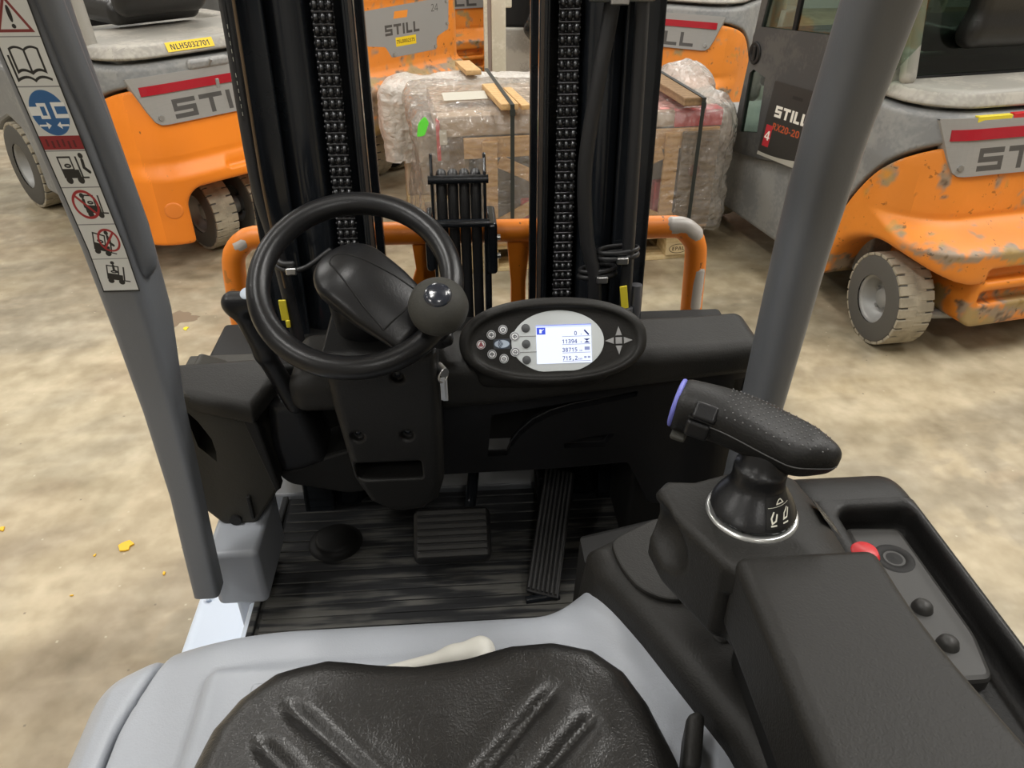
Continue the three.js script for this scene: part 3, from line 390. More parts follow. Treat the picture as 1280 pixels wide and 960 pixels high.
{ // dashboard
  const dash = group('dashboard', truck); dash.userData.label = 'black plastic dashboard with padded beam, pockets and left side module';
  const sh = roundPoly([[-0.475, 1.04], [-0.377, 1.0], [-0.352, 0.988], [-0.340, 0.846], [-0.341, 0.823], [-0.395, 0.742], [-0.455, 0.742], [-0.505, 0.815]], 0.012);
  const hole = new THREE.Path(); [[-0.472, 1.018], [-0.446, 0.985], [-0.430, 0.945], [-0.428, 0.915], [-0.435, 0.885], [-0.468, 0.926]].forEach((p, i) => (i ? hole.lineTo(...p) : hole.moveTo(...p))); hole.closePath(); sh.holes.push(hole);
  P('side_module', [extZ(sh, -1.24, -1.10, 0.006), bx(-0.5, -0.36, 0.80, 1.02, -1.26, -1.20, 0.004)], PH({ color: lin(0.034, 0.032, 0.026), roughness: 0.55, specularIntensity: 0.6, bumpMap: grainT, bumpScale: 0.0004 }), dash);
  P('module_edge', [extZ([[-0.377, 1.0], [-0.352, 0.988], [-0.335, 0.83], [-0.345, 0.822]], -1.12, -1.092, 0.004), bx(-0.40, -0.393, 0.76, 0.815, -1.10, -1.092, 0.002), rod([-0.43, 0.757, -1.102], [-0.43, 0.757, -1.094], 0.011)], M.plastic, dash);
  P('module_pad', sdf((x, y, z) => sExt(sPoly(x, z, [[-0.51, -1.19], [-0.335, -1.20], [-0.318, -1.135], [-0.345, -1.062], [-0.475, -1.105]]), Math.abs(y - 1.018 + (z + 1.12) * 0.15) - 0.020, 0.016), [-0.55, 0.96, -1.24], [-0.28, 1.08, -1.03], 0.006), M.plasticGrey, dash);
  P('centre_pad', sdf((x, y, z) => sBox(x, y, z, -0.235, 1.03, -1.17, 0.055, 0.038, 0.085, 0.028), [-0.31, 0.97, -1.28], [-0.16, 1.09, -1.06], 0.006), M.plasticGrey, dash);
  P('curved_cover', sdf((x, y, z) => { const d = sExt(sPoly(x, y, [[-0.338, 1.0], [-0.28, 1.005], [-0.255, 0.90], [-0.25, 0.86], [-0.30, 0.842], [-0.338, 0.84], [-0.346, 0.90]]), Math.abs(z + 1.17) - 0.05, 0.02); return d; }, [-0.37, 0.81, -1.24], [-0.22, 1.03, -1.1], 0.006), M.plasticSmooth, dash);
  P('lower_cover', extZ(roundPoly([[-0.345, 0.835], [-0.25, 0.875], [-0.17, 0.9], [-0.17, 0.79], [-0.22, 0.783], [-0.325, 0.812]], 0.012), -1.22, -1.125, 0.006), M.plasticDark, dash);
  P('beam_pad', sdf((x, y, z) => { const yc = 1.035 + 0.018 * (x - 0.05) / 0.45, zc = -1.16 - 0.02 * (x / 0.5); return sBox(x, y, z, 0.24, yc, zc, 0.29, mix(0.046, 0.032, clamp((x - 0.1) / 0.35)), 0.07, 0.024); }, [-0.09, 0.95, -1.29], [0.57, 1.12, -1.05], 0.007), M.plasticGrey, dash, 'padded beam of the dashboard');
  const pan = roundPoly([[-0.05, 1.0], [0.16, 1.015], [0.367, 1.022], [0.533, 1.03], [0.56, 0.84], [0.555, 0.70], [0.36, 0.72], [0.311, 0.826], [0.181, 0.818], [-0.05, 0.815]], 0.01);
  const h1 = new THREE.Path(); [[0.041, 0.853], [0.050, 0.951], [0.319, 0.992], [0.316, 0.975], [0.237, 0.959], [0.200, 0.952], [0.162, 0.940], [0.130, 0.922], [0.106, 0.898], [0.088, 0.870], [0.082, 0.853]].forEach((p, i) => (i ? h1.lineTo(...p) : h1.moveTo(...p))); h1.closePath();
  const h2 = new THREE.Path(); [[0.183, 0.879], [0.230, 0.893], [0.283, 0.898], [0.265, 0.863], [0.185, 0.864]].forEach((p, i) => (i ? h2.lineTo(...p) : h2.moveTo(...p))); h2.closePath();
  const h3 = new THREE.Path(); [[0.488, 1.008], [0.518, 1.012], [0.516, 0.955], [0.488, 0.955]].forEach((p, i) => (i ? h3.lineTo(...p) : h3.moveTo(...p))); h3.closePath();
  pan.holes.push(h1, h2, h3);
  P('knee_panel', extZ(pan, -1.15, -1.13, 0.0025), M.plasticSmooth, dash);
  P('dash_filler', [bx(-0.48, 0.55, 0.83, 1.0, -1.42, -1.245, 0.01), bx(-0.06, 0.55, 0.83, 1.0, -1.25, -1.215, 0.004), bx(0.33, 0.55, 0.56, 0.9, -1.42, -1.16, 0.01)], M.plasticDark, dash);  // filler added behind the dash panels so no light leaks through
  P('glove_flap', extZ(roundPoly([[0.082, 0.84], [0.088, 0.870], [0.106, 0.898], [0.130, 0.922], [0.162, 0.940], [0.237, 0.959], [0.33, 0.976], [0.33, 0.83], [0.10, 0.825]], 0.006), -1.165, -1.151, 0.003), M.plasticSmooth, dash);
  P('flap_latch', [rod([0.192, 0.881, -1.142], [0.222, 0.887, -1.142], 0.003), rod([0.185, 0.879, -1.15], [0.185, 0.879, -1.138], 0.004)], M.steel, dash, 'small bright metal latch');
  P('side_bracket', [extZ([[0.31, 1.02], [0.318, 1.062], [0.39, 1.062], [0.41, 1.055], [0.38, 1.03]], -1.235, -1.19, 0.003), rod([0.355, 1.05, -1.19], [0.355, 1.05, -1.178], 0.008)], M.blackMetal, dash);
}
{ // display unit
  const dsp = group('display_unit', truck); dsp.userData.label = 'oval dashboard display with lit screen, round buttons and arrow keys';
  // local frame: face tilted back towards the driver
  const c = V3([0.157, 1.116, -1.10]), N = new THREE.Vector3(0.02, 0.50, 0.866).normalize(), U = new THREE.Vector3(1, 0.0, 0).addScaledVector(N, -N.x).normalize(), W = new THREE.Vector3().crossVectors(N, U);
  const B = new THREE.Matrix4().makeBasis(U, W, N).setPosition(c), L = (g) => { const u = g.userData; g.applyMatrix4(B); g.userData = u; return g; };
  const a = 0.157, b = 0.072, e2 = (x, y, k = 1, A = a, Bb = b) => { const t = Math.atan2(y / Bb, x / A); const r = (Math.abs(x / A) ** 2.25 + Math.abs(y / Bb) ** 2.25) ** (1 / 2.25); return (r - 1) * Math.min(A, Bb) * (0.85 + 0.35 * Math.abs(Math.cos(t))); };
  P('housing', L(sdf((x, y, z) => { let d = sExt(e2(x, y) * 0.9, Math.abs(z + 0.022) - 0.034, 0.013); d = smin(d, sBox(x, y, z, -0.02, -0.05, -0.07, 0.11, 0.025, 0.05, 0.02), 0.02); d = smax(d, -sExt(e2(x, y + 0.002, 1, 0.139, 0.058) * 0.9, -z - 0.002 + 0.003, 0.006), 0.006); return d; }, [-0.18, -0.11, -0.13], [0.18, 0.09, 0.03], 0.0045)), M.plasticGrey, dsp, 'black oval display housing with raised rim');
  const ell = (A, Bb, n = 56, cx = 0, cy = 0, cut = -9) => { const s = []; for (let i = 0; i < n; i++) { const t = i / n * 2 * Math.PI; s.push([cx + A * Math.sign(Math.cos(t)) * Math.abs(Math.cos(t)) ** (2 / 2.25), Math.max(cut, cy + Bb * Math.sign(Math.sin(t)) * Math.abs(Math.sin(t)) ** (2 / 2.25))]); } return s; };
  P('face_plate', L(extZ(ell(0.1395, 0.0585, 56, 0, -0.002), -0.004, 0.0005, 0)), S({ color: lin(0.052, 0.053, 0.058), roughness: 0.42 }), dsp, 'dark grey face plate');
  const inA = []; for (let i = 0; i < 56; i++) { const t = i / 56 * 2 * Math.PI; inA.push([0.006 + 0.0775 * Math.cos(t), Math.max(-0.0505, -0.002 + 0.0525 * Math.sin(t))]); }
  P('inner_plate', L(extZ(inA, 0.0005, 0.0022, 0.0006, 1)), S({ color: lin(0.62, 0.66, 0.67), roughness: 0.35 }), dsp, 'pale silver oval round the screen');
  const sc = canvasTex(512, 340, (g, w, h) => {
    g.fillStyle = '#dfe6fb'; g.fillRect(0, 0, w, h); g.fillStyle = '#c3cdf6'; g.fillRect(0, 0, w, 22); g.fillStyle = '#6f7fd8'; g.fillRect(0, 0, w, 6); g.fillStyle = '#2f46c4'; g.fillRect(6, 22, 80, 60); g.fillStyle = '#dfe6fb'; g.fillRect(30, 36, 22, 34); g.strokeStyle = '#eef'; g.lineWidth = 5; g.beginPath(); g.moveTo(40, 60); g.lineTo(72, 34); g.stroke();
    g.fillStyle = '#26306e'; g.font = 'bold 46px monospace'; g.textAlign = 'right'; [['0', 96, 't'], ['11394', 166, 'h'], ['38715', 240, 'km'], ['715,2', 314, 'kWh']].forEach(([s, y, u]) => { g.font = 'bold 48px monospace'; g.fillText(s, 380, y); g.font = '22px monospace'; g.fillText(u, 424, y); g.fillRect(240, y + 8, 260, 3); });
    g.fillStyle = '#202a60'; g.save(); g.translate(468, 74); g.rotate(0.8); g.fillRect(-30, -7, 60, 14); g.restore(); g.beginPath(); g.moveTo(440, 130); g.lineTo(500, 130); g.lineTo(440, 166); g.lineTo(500, 166); g.closePath(); g.fill(); g.globalAlpha = 0.5; g.fillRect(446, 200, 48, 30); g.fillRect(440, 284, 22, 16); g.fillRect(474, 284, 22, 16); g.globalAlpha = 1;
  });
  P('screen', L(quadUV([-0.030, -0.0375, 0.0031], [0.062, -0.0375, 0.0031], [0.062, 0.0265, 0.0031], [-0.030, 0.0265, 0.0031])), S({ color: lin(0.05, 0.05, 0.05), map: sc, emissive: lin(1, 1, 1), emissiveMap: sc, emissiveIntensity: 0.9, roughness: 0.25 }), dsp, 'lit display screen with counter readings');
  for (const y of [0.009, -0.017]) P('key_line', L(bx(-0.062, -0.030, y - 0.0005, y + 0.0005, 0.002, 0.0026, 0)), S({ color: lin(0.2, 0.2, 0.2), roughness: 0.6 }), dsp);
  for (const y of [0.0225, -0.0035, -0.030]) P('soft_key', L(lathe([[0, 0.0028], [0.0062, 0.0022], [0.0072, 0]], 24).rotateX(Math.PI / 2).translate(-0.047, y, 0.0022)), S({ color: lin(0.09, 0.095, 0.1), roughness: 0.5 }), dsp, 'round grey key');
  const icon = (k) => canvasTex(64, 64, (g) => { const red = k === 0; g.fillStyle = '#d9dce0'; g.fillRect(0, 0, 64, 64); g.fillStyle = red ? '#7a3038' : '#2b2f36'; g.beginPath(); g.arc(32, 32, 29, 0, 7); g.fill(); g.fillStyle = '#e6e8ea'; g.beginPath(); g.arc(32, 32, 24, 0, 7); g.fill(); g.strokeStyle = g.fillStyle = red ? '#8e2a34' : '#30343c'; g.lineWidth = 5; g.beginPath(); if (red) { g.moveTo(32, 14); g.lineTo(16, 44); g.lineTo(48, 44); g.closePath(); g.moveTo(32, 26); g.lineTo(26, 38); g.lineTo(38, 38); g.closePath(); g.stroke(); } else { g.arc(32, 36, 13, Math.PI, 0); g.lineTo(19, 36); if (k % 2) { g.moveTo(32, 18); g.lineTo(32, 48); } else { g.moveTo(22, 44); g.quadraticCurveTo(32, 52, 42, 42); } g.stroke(); } });
  const discUV = (r, x, y, z) => { const g = new THREE.CircleGeometry(r, 28).translate(x, y, z); g.userData.keepUV = true; return g; };
  const btn = [[-0.1215, -0.002, 0], [-0.104, 0.0135, 1], [-0.0845, 0.0215, 2], [-0.104, -0.0185, 3], [-0.0845, -0.0265, 4], [-0.0655, 0.0095, 5], [-0.0655, -0.016, 6]];
  for (const [x, y, k] of btn) { P('function_button', L(lathe([[0, 0.0012], [0.0072, 0.0010], [0.008, 0]], 28).rotateX(Math.PI / 2).translate(x, y, k > 4 ? 0.0022 : 0.0005)), S({ color: lin(0.5, 0.52, 0.54), roughness: 0.4 }), dsp, k ? 'round silver function button' : 'red hazard triangle button'); P('button_icon', L(discUV(0.0072, x, y, (k > 4 ? 0.0022 : 0.0005) + 0.0014)), S({ map: icon(k), roughness: 0.5 }), dsp); }
  P('signal_logo', L((() => { const t = canvasTex(128, 80, (g, w, h) => { g.fillStyle = '#34383f'; g.fillRect(0, 0, w, h); g.fillStyle = '#b9c6d6'; g.beginPath(); g.ellipse(64, 40, 62, 36, 0, 0, 7); g.fill(); g.strokeStyle = '#39475e'; g.lineWidth = 6; for (const r of [8, 18, 28, 38]) { g.beginPath(); g.arc(76, 40, r, Math.PI * 0.7, Math.PI * 1.3); g.stroke(); } g.beginPath(); g.ellipse(64, 40, 59, 33, 0, 0, 7); g.stroke(); }); const g = quadUV([-0.101, -0.0105, 0.0012], [-0.073, -0.0105, 0.0012], [-0.073, 0.0065, 0.0012], [-0.101, 0.0065, 0.0012]); g.userData.t = t; dsp.userData.logo = t; return g; })()), S({ map: dsp.userData.logo, roughness: 0.5 }), dsp);
  delete dsp.userData.logo;
  const kx = 0.1085, ky = -0.003; const keyM = S({ color: lin(0.33, 0.33, 0.33), roughness: 0.5 });
  for (const k of [0, 1, 2, 3]) P('arrow_key', L(extZ([[-0.0055, 0.0085], [0.0055, 0.0085], [0, 0.0235]], 0, 0.0022, 0.0006, 1).rotateZ(k * Math.PI / 2).translate(kx, ky, 0.0005)), keyM, dsp, 'triangular arrow key');
  P('centre_key', L(mg(extZ([[-0.0055, -0.0055], [0.0055, -0.0055], [0.0055, 0.0055], [-0.0055, 0.0055]], 0, 0.0022, 0.0006, 1).translate(kx, ky, 0.0005), extZ([[-0.003, -0.003], [0.003, -0.003], [0.003, 0.003], [-0.003, 0.003]], 0, 0.001, 0).translate(kx, ky, 0.0022))), keyM, dsp);
}
{ // steering column
  const col = group('steering_column', truck); col.userData.label = 'black steering column housing with screw holes and slot';
  const op = [[-0.212, 1.15], [-0.207, 1.054], [-0.199, 0.973], [-0.190, 0.890], [-0.168, 0.835], [-0.140, 0.814], [-0.110, 0.806], [-0.075, 0.812], [-0.048, 0.835], [-0.036, 0.88], [-0.034, 1.0], [-0.034, 1.15]];
  P('column_housing', sdf((x, y, z) => {
    const zf = z + 1.02 + 0.05 * (1.1 - y); let d = sExt(sPoly(x, y, op), Math.max(zf, -zf - 0.18), 0.02);
    d = smax(d, -sBox(x, y, zf, -0.128, 0.912, 0, 0.056, 0.019, 0.075, 0.006), 0.004);
    for (const [sx, sy] of [[-0.173, 0.990], [-0.092, 0.988], [-0.098, 1.105]]) d = smax(d, -Math.max(Math.hypot(x - sx, y - sy) - 0.010, -zf - 0.012), 0.004);
    return d;
  }, [-0.25, 0.79, -1.26], [0, 1.18, -0.99], 0.005), M.plastic, col);
  for (const [sx, sy] of [[-0.173, 0.990], [-0.092, 0.988], [-0.098, 1.105]]) P('screw', lathe([[0, 0.003], [0.005, 0.0025], [0.0062, 0]], 14).rotateX(Math.PI / 2).translate(sx, sy, -1.034 - 0.05 * (1.1 - sy)), M.blackMetal, col);
  P('column_neck', [rod([-0.135, 1.10, -1.14], [-0.151, 1.225, -1.085], 0.062, 0.05, 24)], M.plasticSmooth, col);
  P('key_bunch', [xf(new THREE.TorusGeometry(0.011, 0.0016, 8, 20), { p: [-0.027, 1.10, -1.03], r: [0, 0.9, 0] }), bx(-0.0325, -0.0245, 1.055, 1.098, -1.03, -1.027, 0.001), bx(-0.030, -0.021, 1.048, 1.092, -1.037, -1.035, 0.001), rod([-0.034, 1.105, -1.05], [-0.025, 1.105, -1.03], 0.008)], M.steel, col, 'small bunch of bright metal keys');
  // direction lever at the left of the column
  P('lever_arm', sdf((x, y, z) => { let d = sCap(x, y, z, [-0.29, 0.99, -1.13], [-0.322, 1.10, -1.12], 0.017, 0.016); d = smin(d, sCap(x, y, z, [-0.322, 1.10, -1.12], [-0.345, 1.18, -1.12], 0.016, 0.015), 0.01); d = smin(d, sCap(x, y, z, [-0.355, 1.195, -1.12], [-0.318, 1.20, -1.11], 0.0185, 0.016), 0.02); return d; }, [-0.4, 0.96, -1.17], [-0.25, 1.24, -1.07], 0.004), M.plasticSmooth, col, 'black parking brake lever');
  P('lever_label', lathe([[0, 0.001], [0.010, 0.0005], [0.011, -0.002]], 20).rotateX(0.5).translate(-0.327, 1.2175, -1.107), S({ color: lin(0.55, 0.62, 0.7), roughness: 0.4 }), col);
}
{ // steering wheel
  const sw = group('steering_wheel', truck); sw.userData.label = 'black steering wheel with broad single spoke and ball knob';
  const c = V3([-0.151, 1.248, -1.071]), N = new THREE.Vector3(0.02, 0.84, 0.545).normalize(), U = new THREE.Vector3(1, 0, 0).addScaledVector(N, -N.x).normalize(), W = new THREE.Vector3().crossVectors(N, U);
  const B = new THREE.Matrix4().makeBasis(U, W, N).setPosition(c), L = (g) => { const u = g.userData; g.applyMatrix4(B); g.userData = u; return g; };
  P('rim', L(new THREE.TorusGeometry(0.1445, 0.0178, 20, 96)), M.plasticSmooth, sw, 'round black wheel rim');
  const ang = -42 * D2R, ex = Math.cos(ang), ey = Math.sin(ang);
  const out = []; for (let i = 0; i <= 16; i++) { const t = Math.PI / 2 + i / 16 * Math.PI; out.push([-0.006 + 0.062 * Math.cos(t), 0.056 * Math.sin(t)]); } out.push([0.05, -0.056], [0.130, -0.046], [0.130, 0.046], [0.05, 0.056]);
  const top = (t, s) => 0.040 - 4.0 * s * s - 5.5 * Math.max(0, -t + 0.01) ** 2 - 0.13 * ((t - 0.035) + Math.sqrt((t - 0.035) ** 2 + 0.0016));
  const hubD = (x, y, z) => { const t = x * ex + y * ey, s = -x * ey + y * ex; let d = sPoly(t, s, out) + Math.max(0, -z) * 0.35; d = smax(d, (z - top(t, s)) * 0.9, 0.010); return smax(d, -z - 0.045, 0.02); };
  P('hub_pad', L(sdf(hubD, [-0.10, -0.14, -0.06], [0.14, 0.10, 0.055], 0.0042)), M.plasticSmooth, sw, 'rounded hub pad running into the spoke');
  const pt = (t, s, o = 0) => [t * ex - s * ey, t * ey + s * ex, top(t, s) + o];
  const inner = []; for (let i = 0; i <= 10; i++) { const t = Math.PI / 2 + i / 10 * Math.PI; inner.push([-0.030 + 0.014 * Math.cos(t), 0.014 * Math.sin(t)]); } inner.push([0.0, -0.022], [0.05, -0.034], [0.094, -0.040], [0.0945, -0.0395], [0.098, 0.0], [0.0945, 0.0395], [0.094, 0.040], [0.05, 0.034], [0.0, 0.022]);
  const inn2 = []; inner.forEach((p, i) => { const n = inner[(i + 1) % inner.length], m = Math.max(1, Math.round(Math.hypot(n[0] - p[0], n[1] - p[1]) / 0.004)); for (let k = 0; k < m; k++) inn2.push([mix(p[0], n[0], k / m), mix(p[1], n[1], k / m)]); });
  const il = inn2.map(([t, s]) => { const q = pt(t, s); let z = 0.06; for (let i = 0; i < 60; i++) { const d = hubD(q[0], q[1], z); if (d < 0.0002) break; z -= Math.max(d * 0.9, 0.0002); } return [q[0], q[1], z - 0.0004]; });
  P('pad_seam', L(tube(il, 0.0015, { n: 220, k: 6, closed: true, t: 0.3 })), M.plasticDark, sw);
  const ka = -33 * D2R, kp = [0.1475 * Math.cos(ka), 0.1475 * Math.sin(ka)];
  P('knob_post', L(mg(rod([kp[0], kp[1], -0.034], [kp[0], kp[1], 0.03], 0.020, 0.014, 20), bx(kp[0] - 0.02, kp[0] + 0.02, kp[1] - 0.018, kp[1] + 0.018, -0.036, -0.008, 0.008))), M.plasticSmooth, sw);
  P('spinner_knob', L(lathe([[0.0001, 0.092], [0.014, 0.0925], [0.021, 0.090], [0.032, 0.084], [0.040, 0.073], [0.043, 0.060], [0.041, 0.047], [0.034, 0.034], [0.022, 0.024], [0.014, 0.020]], 40).rotateX(Math.PI / 2).translate(kp[0], kp[1], 0)), M.rubberKnob, sw, 'olive black ball knob');
  P('knob_cap', L(lathe([[0.0001, 0.0985], [0.011, 0.0972], [0.0175, 0.0940], [0.0195, 0.0905], [0.0195, 0.084]], 32).rotateX(Math.PI / 2).translate(kp[0], kp[1], 0)), M.gloss, sw, 'glossy dark cap of the knob');
}
{ // pedals
  const bp = group('brake_pedal', truck); bp.userData.label = 'black ribbed brake pedal';
  const B = new THREE.Matrix4().makeRotationX(28 * D2R).setPosition(-0.031, 0.645, -1.145);
  const T = (g) => g.applyMatrix4(B);
  P('pedal_pad', T(sdf((x, y, z) => sBox(x, y, z, 0, 0, 0, 0.078, 0.020, 0.056, 0.016), [-0.1, -0.04, -0.08], [0.1, 0.04, 0.08], 0.005)), M.blackRubber, bp);
  for (let i = 0; i < 7; i++) P('pad_rib', T(bx(-0.070, 0.070, 0.016, 0.0245, -0.046 + i * 0.0145, -0.036 + i * 0.0145, 0.002, 1)), S({ color: lin(0.035, 0.034, 0.032), roughness: 0.7 }), bp);
  P('pedal_arm', tube([[0.0, 0.64, -1.17], [0.02, 0.72, -1.3], [0.02, 0.86, -1.36]], 0.012), M.blackMetal, bp);
  P('pivot_bolt', [rod([-0.02, 0.745, -1.33], [0.0, 0.745, -1.31], 0.016)], M.steel, bp);
  const ap = group('accelerator_pedal', truck); ap.userData.label = 'long black accelerator pedal with lengthwise ribs';
  const a = V3([0.143, 0.565, -1.045]), b = V3([0.208, 0.665, -1.31]), ax = b.clone().sub(a), len = ax.length(); ax.normalize(); const sd = new THREE.Vector3(1, 0, 0.12).addScaledVector(ax, -ax.x).normalize(), up = new THREE.Vector3().crossVectors(ax, sd).multiplyScalar(-1);
  const Bm = new THREE.Matrix4().makeBasis(sd, up, ax.clone().multiplyScalar(-1)).setPosition(b);
  P('pedal_plate', bx(-0.033, 0.033, -0.008, 0.004, 0, len, 0.003).applyMatrix4(Bm), M.blackRubber, ap);
  for (let i = 0; i < 7; i++) P('pedal_rib', bx(-0.031 + i * 0.0092, -0.0258 + i * 0.0092, 0.003, 0.0095, 0.006, len - 0.006, 0.0015, 1).applyMatrix4(Bm), S({ color: lin(0.04, 0.04, 0.04), roughness: 0.6 }), ap);
  P('pedal_hinge', rod([0.11, 0.56, -1.04], [0.178, 0.56, -1.046], 0.008), M.blackMetal, ap);
  P('pedal_stop', bx(0.16, 0.24, 0.56, 0.645, -1.36, -1.31, 0.006), M.plasticDark, ap);
}
{ // mast: tilted slightly forward
  const rails = []; const mastTilt = -3.6 * D2R; const MB = new THREE.Matrix4().makeRotationX(mastTilt).setPosition(0, 0.1, -1.335), T = (g) => { const u = g.userData; g.applyMatrix4(MB); g.userData = u; return g; };
  const H = 2.05, my = (y) => (y - 0.1) / Math.cos(mastTilt);
  for (const s of [-1, 1]) {
    const mast = group('mast_column', truck); mast.userData.label = s < 0 ? 'black mast column behind the steering wheel' : 'black mast column behind the display';
    const o = s < 0 ? -0.004 : 0.006, X = (a, b) => (s > 0 ? [a + o, b + o] : [-b + o, -a + o]);
    const chan = (x0, x1, z0, z1, w, web) => { const [a, b] = X(x0, x1), out = []; out.push(bx(...(s > 0 ? [b - w, b] : [a, a + w]), 0, H, z0, z1, 0.004, 1)); if (web) out.push(bx(a, b, 0, H, z0, z0 + w, 0.004, 1), bx(a, b, 0, H, z1 - w, z1, 0.004, 1)); return out; };
    P('outer_rail', T(mg(chan(0.295, 0.362, -0.10, 0.03, 0.016, true))), M.blackMetal, mast);
    P('inner_rail', T(mg(chan(0.150, 0.172, -0.11, -0.005, 0.011, false), bx(...X(0.146, 0.176), 0, H, -0.13, -0.11, 0.003, 1), bx(...X(0.150, 0.165), 0, H, -0.01, 0.012, 0.003, 1))), M.blackMetal, mast);
    P('dark_gap_plate', T(bx(...X(0.16, 0.35), 0, H, -0.125, -0.105, 0.003, 1)), M.blackMetal, mast);  // black plate added between the rails, stands in for the darkness there
    const [cx] = X(0.268, 0.268); P('lift_cylinder', T(mg(rod([cx, 0, -0.03], [cx, H, -0.03], 0.043, 0.043, 32))), M.blackMetal, mast);
    const [ex] = X(0.155, 0.155); P('rail_edge', T(bx(ex - 0.003, ex + 0.003, 0.3, H, 0.0125, 0.0145, 0.0008, 1)), S({ color: lin(0.05, 0.038, 0.03), roughness: 0.35 }), mast, 'worn rusty rail edge');
    // leaf chain, link by link
    const [lc] = X(0.203, 0.203), chain = group('lift_chain', truck); chain.userData.label = s < 0 ? 'oily leaf chain behind the steering wheel' : 'oily leaf chain behind the display';
    const pl = (() => { const g = []; for (const k of [-1, 0, 1]) g.push(xf(new THREE.SphereGeometry(1, 10, 8), { p: [k * 0.0152, 0, 0], s: [0.0078, 0.0122, 0.0125] }), xf(new THREE.CylinderGeometry(0.0045, 0.0045, 0.0145, 8), { p: [k * 0.0152, 0.013, 0.001], r: [0, 0, Math.PI / 2] })); g.push(new THREE.CylinderGeometry(0.0042, 0.0042, 0.048, 8).rotateZ(Math.PI / 2), bx(-0.022, 0.022, -0.0135, 0.0135, -0.008, -0.002, 0)); return boxUV(mg(g)); })();
    for (let y = 0.80; y < 1.74; y += 0.0196) { const p = new THREE.Vector3(lc, my(y), -0.005).applyMatrix4(MB); const m = mesh('chain_link', pl, M.chain, chain); m.position.copy(p); m.rotation.x = mastTilt; m.scale.set(0.80, 0.72, 0.8); }
    // hoses
    if (s < 0) {
      P('mast_hose', tube([[-0.352, 1.75, -1.385], [-0.345, 1.6, -1.375], [-0.345, 1.45, -1.36], [-0.343, 1.30, -1.35], [-0.33, 1.2, -1.345], [-0.318, 1.05, -1.335], [-0.31, 0.85, -1.33]], 0.013, { n: 60 }), M.blackRubber, mast);
      const pt = canvasTex(64, 512, (g) => { g.fillStyle = '#0b0b0c'; g.fillRect(0, 0, 64, 512); g.save(); g.translate(44, 490); g.rotate(-Math.PI / 2); g.fillStyle = '#a7a79c'; g.font = 'bold 30px monospace'; for (let i = 0; i < 12; i++) if (i !== 6) g.fillRect(i * 34, -18, 18, 14); g.restore(); });
      P('hose_print', quadUV([-0.3475, 1.42, -1.3445], [-0.3435, 1.42, -1.3440], [-0.3455, 1.60, -1.3605], [-0.3495, 1.60, -1.361]), S({ map: pt, roughness: 0.5, side: THREE.DoubleSide }), mast);
      P('hose_strip', tube([[-0.330, 1.7, -1.365], [-0.332, 1.5, -1.352], [-0.332, 1.30, -1.338], [-0.322, 1.12, -1.328]], 0.0025, { n: 30, k: 6 }), S({ color: lin(0.10, 0.065, 0.035), roughness: 0.35 }), mast, 'rubbed brown edge of the hose guard');
      P('cable_tie', [tube([[-0.345, 1.175, -1.345], [-0.32, 1.16, -1.322], [-0.28, 1.162, -1.318], [-0.235, 1.182, -1.35]], 0.005, { n: 24, k: 8 }), tube([[-0.345, 1.185, -1.345], [-0.32, 1.172, -1.322], [-0.30, 1.17, -1.32]], 0.006, { n: 24, k: 8 })], M.blackRubber, mast);
      P('tie_clasp', bx(-0.312, -0.292, 1.152, 1.166, -1.318, -1.308, 0.003), M.steel, mast, 'bright metal clasp of the cable tie');
      P('hose_tag', [bx(-0.337, -0.323, 1.055, 1.098, -1.322, -1.318, 0.0015), bx(-0.330, -0.322, 1.04, 1.056, -1.322, -1.316, 0.002)], M.yellowTag, mast, 'yellow plastic hose tag');
      P('warning_tag', [bx(-0.275, -0.255, 0.985, 0.998, -1.30, -1.29, 0.002)], M.yellowTag, mast); P('red_clip', [tube([[-0.302, 1.005, -1.295], [-0.29, 0.997, -1.292], [-0.274, 0.992, -1.292]], 0.006, { n: 12 })], M.red, mast, 'red plastic clip');
    } else {
      P('mast_hose', tube([[0.285, 1.9, -1.40], [0.272, 1.62, -1.372], [0.252, 1.48, -1.355], [0.235, 1.33, -1.345], [0.243, 1.2, -1.335], [0.262, 1.10, -1.325], [0.27, 0.85, -1.32]], 0.0135, { n: 70 }), M.blackRubber, mast);
      P('tilt_hose', tube([[0.312, 1.9, -1.385], [0.318, 1.5, -1.352], [0.322, 1.2, -1.332], [0.327, 0.9, -1.32]], 0.012, { n: 40 }), M.blackRubber, mast);
      for (const [x, y, w] of [[0.268, 1.122, 0.034], [0.304, 1.160, 0.038]]) { P('cable_tie', [xf(new THREE.TorusGeometry(w, 0.0055, 8, 30), { p: [x, y, -1.34], r: [Math.PI / 2 - 0.1, 0.08, 0], s: [1, 0.6, 1] }), xf(new THREE.TorusGeometry(w, 0.0045, 8, 30), { p: [x, y + 0.012, -1.34], r: [Math.PI / 2 - 0.1, 0.08, 0], s: [1, 0.6, 1] })], M.blackRubber, mast); P('tie_clasp', bx(x - 0.006, x + 0.016, y - 0.006, y + 0.008, -1.318, -1.308, 0.003), M.steel, mast, 'bright metal clasp of the cable tie'); }
      P('cable_tie', [xf(new THREE.TorusGeometry(0.05, 0.006, 8, 30), { p: [0.285, 1.597, -1.37], r: [Math.PI / 2 - 0.1, 0, 0], s: [1, 0.6, 1] }), xf(new THREE.TorusGeometry(0.05, 0.006, 8, 30), { p: [0.285, 1.612, -1.372], r: [Math.PI / 2 - 0.1, 0, 0], s: [1, 0.6, 1] })], S({ color: lin(0.12, 0.13, 0.12), roughness: 0.3 }), mast); P('tie_clasp', bx(0.26, 0.29, 1.59, 1.61, -1.345, -1.333, 0.003), M.steel, mast, 'bright metal clasp of the cable tie');
